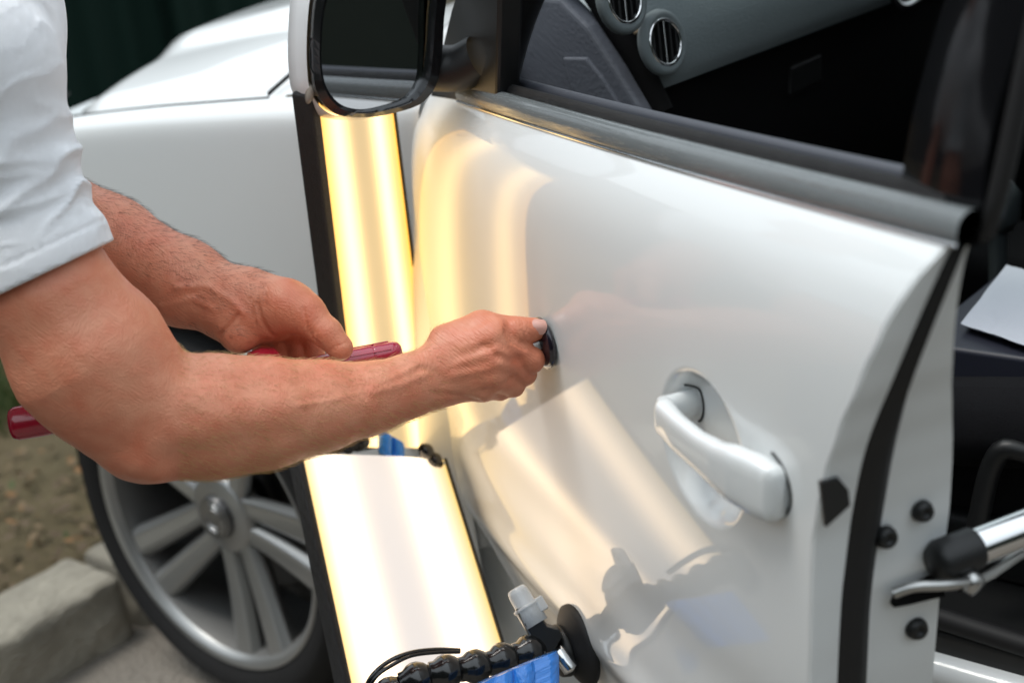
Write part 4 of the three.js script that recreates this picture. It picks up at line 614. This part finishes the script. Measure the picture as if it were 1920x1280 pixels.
  const legs = [-1, 1].flatMap(k => [bone(P(hip, 0, 0, k * 0.08), P(hip, 0.12, -0.44, k * 0.11), 0.115, 0.075), bone(P(hip, 0.12, -0.44, k * 0.11), P(hip, -0.02, -0.86, k * 0.12), 0.075, 0.055)]);
  const legG = meshField(blend([...legs, bone(P(hip, 0, 0.06, -0.07), P(hip, 0, 0.06, 0.07), 0.125, 0.125)], 0.03), ...bounds([P(hip, 0, 0.1, 0), P(hip, 0.2, -0.9, 0.1), P(hip, -0.1, -0.9, -0.1)], 0.2), 0.012);
  mesh('trousers', legG, M.trousers, person);
  const shoes = [-1, 1].map(k => bone(P(hip, -0.04, -0.875, k * 0.12), P(hip, 0.15, -0.89, k * 0.14), 0.045, 0.03));
  mesh('shoes', meshField((x, y, z) => Math.max(Math.min(shoes[0](x, y, z), shoes[1](x, y, z)), -y + 0.004), ...bounds([P(hip, -0.1, -0.92, -0.2), P(hip, 0.2, -0.82, 0.2)], 0.08), 0.009), M.blackPlastic, person);
  mesh('hair', meshField((x, y, z) => Math.max(bone(P(head, -0.01, 0.065, 0), P(head, -0.045, 0.06, 0), 0.099, 0.097)(x, y, z) + 0.006 * fbm(x * 60, y * 60, z * 60, 2), -((x - head.x) * -fw.x + (z - head.z) * -fw.z + 0.055 + (y - head.y - 0.07) * 0.9)), ...bounds([P(head, -0.14, -0.06, 0), P(head, 0.1, 0.18, 0)], 0.12), 0.008), M.hairDark, person);
  for (const k of [-1, 1]) { const e = new THREE.SphereGeometry(0.012, 16, 12); const c = P(head, 0.078, 0.035, k * 0.032); e.translate(c.x, c.y, c.z); mesh('eye', e, std([0.6, 0.58, 0.55], 0.2), person); }
  // thumb nails
  const nail = (c, dir, nrm, len, wid) => { const b = nrm.clone().cross(dir).normalize(), g = gridGeometry(14, 12, (u, v) => { const a = (u - 0.5) * 2, w = (v - 0.5) * 2, e = Math.sqrt(Math.max(0, 1 - Math.max(0, Math.abs(w) - 0.45) ** 2 / 0.32)); return c.clone().addScaledVector(dir, w * len).addScaledVector(b, a * wid * e).addScaledVector(nrm, -0.0045 * a * a * e * e - 0.0012 * w * w); }); return g; };
  { const j = at(1001, 617, 1.464), nrm = VIEW.clone().negate().addScaledVector(UP, 0.25).addScaledVector(RIGHT, 0.12).normalize(), dir = RIGHT.clone().addScaledVector(UP, -0.05); dir.addScaledVector(nrm, -dir.dot(nrm)).normalize();
    let c = j.clone().addScaledVector(RIGHT, 0.0035).addScaledVector(nrm, 0.02); for (let i = 0; i < 30; i++) c.addScaledVector(nrm, -nearF(c.x, c.y, c.z) * 0.8); c.addScaledVector(nrm, 0.0011);
    mesh('thumb_nail', nail(c, dir, nrm, 0.0078, 0.0078), M.nail, person); }
  // arm hair, grown from the skin
  const hairs = (g, axisDir, count, keep, mat, name, lenMax) => {
    const p = g.attributes.position, nn = g.attributes.normal, pos = [], idx = [];
    let made = 0;
    for (let tries = 0; made < count && tries < count * 40; tries++) {
      const i = Math.floor(rnd() * p.count), b = V(p.getX(i), p.getY(i), p.getZ(i)), n = V(nn.getX(i), nn.getY(i), nn.getZ(i));
      if (!keep(b, n)) continue; made++;
      const flow = axisDir.clone().addScaledVector(V(rnd() - 0.5, rnd() - 0.5, rnd() - 0.5), 0.6); flow.addScaledVector(n, -flow.dot(n)).normalize();
      const L = lenMax * (0.4 + 0.6 * rnd()), r = 0.00008 + 0.00005 * rnd(), side = n.clone().cross(flow).normalize(), base = pos.length / 3, S = 4;
      for (let k = 0; k <= S; k++) { const t = k / S, c = b.clone().addScaledVector(n, L * (0.42 * t - 0.12 * t * t) - 0.0003).addScaledVector(flow, L * (0.5 * t + 0.4 * t * t)), w = r * (1 - 0.85 * t);
        for (let m = 0; m < 3; m++) { const a = m * 2.094, q = c.clone().addScaledVector(n, Math.cos(a) * w).addScaledVector(side, Math.sin(a) * w); pos.push(q.x, q.y, q.z); } }
      for (let k = 0; k < S; k++) for (let m = 0; m < 3; m++) { const a = base + k * 3 + m, c = base + k * 3 + (m + 1) % 3; idx.push(a, c, a + 3, c, c + 3, a + 3); }
    }
    const h = new THREE.BufferGeometry(); h.setAttribute('position', new THREE.Float32BufferAttribute(pos, 3)); h.setIndex(idx); h.computeVertexNormals();
    const o = mesh(name, h, mat, person); o.userData.kind = 'stuff'; return o;
  };
  const pix = p => { const d = p.clone().sub(EYE), z = d.dot(VIEW); return [960 + FOCAL * d.dot(RIGHT) / z, 640 - FOCAL * d.dot(UP) / z]; };
  const nearDir = at(800, 700, 1.46).sub(at(300, 790, 1.37)).normalize().addScaledVector(UP, -0.5).normalize(), farDir = at(440, 573, 1.54).sub(at(100, 410, 1.6)).normalize();
  hairs(geoN, nearDir, 9000, (b, n) => { const [x] = pix(b); return x > 330 && x < 830 && (n.dot(UP) < -0.3 || rnd() < 0.45); }, M.hairFair, 'arm_hair', 0.012);
  hairs(geoN, nearDir, 250, (b, n) => { const [x, y] = pix(b); return x > 830 && x < 930 && y > 640 && n.dot(VIEW) < -0.2; }, M.hairFair, 'arm_hair', 0.006);
  hairs(geoF, farDir.clone().addScaledVector(UP, 0.15), 4600, (b, n) => { const [x] = pix(b); return x > 60 && x < 500 && (n.dot(UP) > -0.1 || rnd() < 0.3); }, M.hairDark, 'arm_hair', 0.014);
}
// ------------------------------------------------------------------ hand tools and loose things
{
  // pressing tool: dark disc on the door with a steel stem held between thumb and fingers
  const base = fromDoor(onSkin(1026, 641)), t = tag(group('pressing_tool'), 'dark round pad with a steel stem pressed against the door paint', 'hand tool');
  t.position.copy(base); t.quaternion.setFromUnitVectors(V(0, 1, 0), OUT);
  mesh('pad', lathe([[0, 0.0012], [0.024, 0.0012], [0.0262, 0.003], [0.0262, 0.006], [0.022, 0.0095], [0.010, 0.0115], [0, 0.0118]], 60), M.knob, t);
  mesh('stem_nut', lathe([[0, 0.010], [0.011, 0.010], [0.0115, 0.012], [0.0115, 0.026], [0.010, 0.028], [0, 0.028]], 6), M.steel, t);
  mesh('stem', lathe([[0, 0.026], [0.0065, 0.026], [0.0065, 0.055], [0, 0.056]], 20), M.steel, t);
  // long tool with red grips held in the other hand
  const a = at(14, 797, 1.455), b = at(752, 658, 1.553), r = tag(group('pull_rod'), 'long steel rod with red plastic grips held in the far hand', 'hand tool');
  const L = a.distanceTo(b); r.position.copy(a); r.quaternion.setFromUnitVectors(V(0, 1, 0), b.clone().sub(a).normalize());
  mesh('grip', lathe([[0, 0], [0.010, 0.0005], [0.0145, 0.003], [0.0166, 0.008], [0.0172, 0.03], [0.0163, 0.07], [0.0166, 0.10], [0.013, 0.108], [0, 0.109]], 40), M.red, r);
  mesh('shaft', lathe([[0, 0.1], [0.006, 0.1], [0.006, L - 0.05], [0, L - 0.05]], 24), M.steel, r);
  mesh('collar', lathe([[0, L - 0.165], [0.012, L - 0.164], [0.0275, L - 0.155], [0.030, L - 0.142], [0.0275, L - 0.128], [0.014, L - 0.118], [0, L - 0.117]], 36), M.red, r);
  mesh('tip', lathe([[0, L - 0.11], [0.011, L - 0.108], [0.0125, L - 0.06], [0.0125, L - 0.031], [0.0116, L - 0.030], [0.0116, L - 0.0285], [0.0125, L - 0.0275], [0.0122, L - 0.010], [0.0105, L - 0.003], [0.007, L], [0, L]], 36), M.redClear, r);
  for (let k = 0; k < 6; k++) { const g = box(V(-0.0009, L - 0.055, 0.0115), V(0.0009, L - 0.012, 0.0133), 0.0006); g.rotateY(k * Math.PI / 3 + 0.3); mesh('grip_rib', g, M.redClear, r); }
  // telescopic strut that holds the door open
  const s0 = at(1772, 1048, 1.135), s1 = V(1.03, 0.80, -0.07), dir = s1.clone().sub(s0), s = tag(group('door_strut'), 'chrome telescopic strut hooked into the door edge to hold it open', 'strut');
  s.position.copy(s0); s.quaternion.setFromUnitVectors(V(0, 1, 0), dir.clone().normalize()); const SL = dir.length(), inv = s.quaternion.clone().invert(), toS = p => p.clone().sub(s0).applyQuaternion(inv);
  mesh('end_sleeve', lathe([[0, -0.012], [0.012, -0.011], [0.0165, -0.004], [0.0168, 0.026], [0.0155, 0.028], [0, 0.029]], 32), M.blackPlastic, s);
  mesh('chrome_tube', lathe([[0, 0.026], [0.0148, 0.026], [0.0148, SL], [0, SL]], 40), M.chrome, s);
  mesh('side_rod', tube([[1800, 1100, 1.12], [1850, 1080, 1.14], [1920, 1035, 1.17], [1990, 1000, 1.2]].map(p => toS(at(...p))), 0.004, 30), M.steel, s);
  mesh('hook', tube([[1676, 1112, 1.115], [1712, 1100, 1.112], [1768, 1097, 1.115], [1800, 1094, 1.12], [1828, 1086, 1.13]].map(p => toS(at(...p))), 0.0042, 40), M.steel, s);
  mesh('clamp', [along(lathe([[0, -0.008], [0.008, -0.007], [0.009, 0], [0.008, 0.007], [0, 0.008]], 16), toS(at(1822, 1090, 1.13)), V(1, 0.3, 0))], M.steel, s);
  // paperwork on the seat
  const pc = [[1802, 612], [1888, 500], [2010, 550], [1930, 656]].map(([x, y]) => onY(x, y, 0.72));
  const sheet = (h, dx) => gridGeometry(12, 12, (u, v) => { const p = pc[0].clone().lerp(pc[1], v).lerp(pc[3].clone().lerp(pc[2], v), u); p.y = h + 0.004 * fbm(u * 3, v * 3, h * 50, 2) + 0.006 * u * v; p.x += dx; return p; });
  const paper = tag(group('paper_stack'), 'loose white papers lying on a dark folder on the passenger seat', 'papers');
  mesh('sheet', sheet(0.7235, 0), M.paper, paper); mesh('sheet', sheet(0.7195, 0.012), M.paper, paper);
  const fc = pc.map(p => p.clone());
  const folder = tag(group('folder'), 'dark folder under the white papers on the passenger seat', 'folder');
  const fb = new THREE.Box3().setFromPoints(fc);
  mesh('cover', box(V(fb.min.x - 0.01, 0.655, fb.min.z - 0.02), V(fb.max.x + 0.02, 0.712, fb.max.z + 0.005), 0.006), std([0.02, 0.022, 0.035], 0.5), folder);
}
renderer.render(scene, camera);
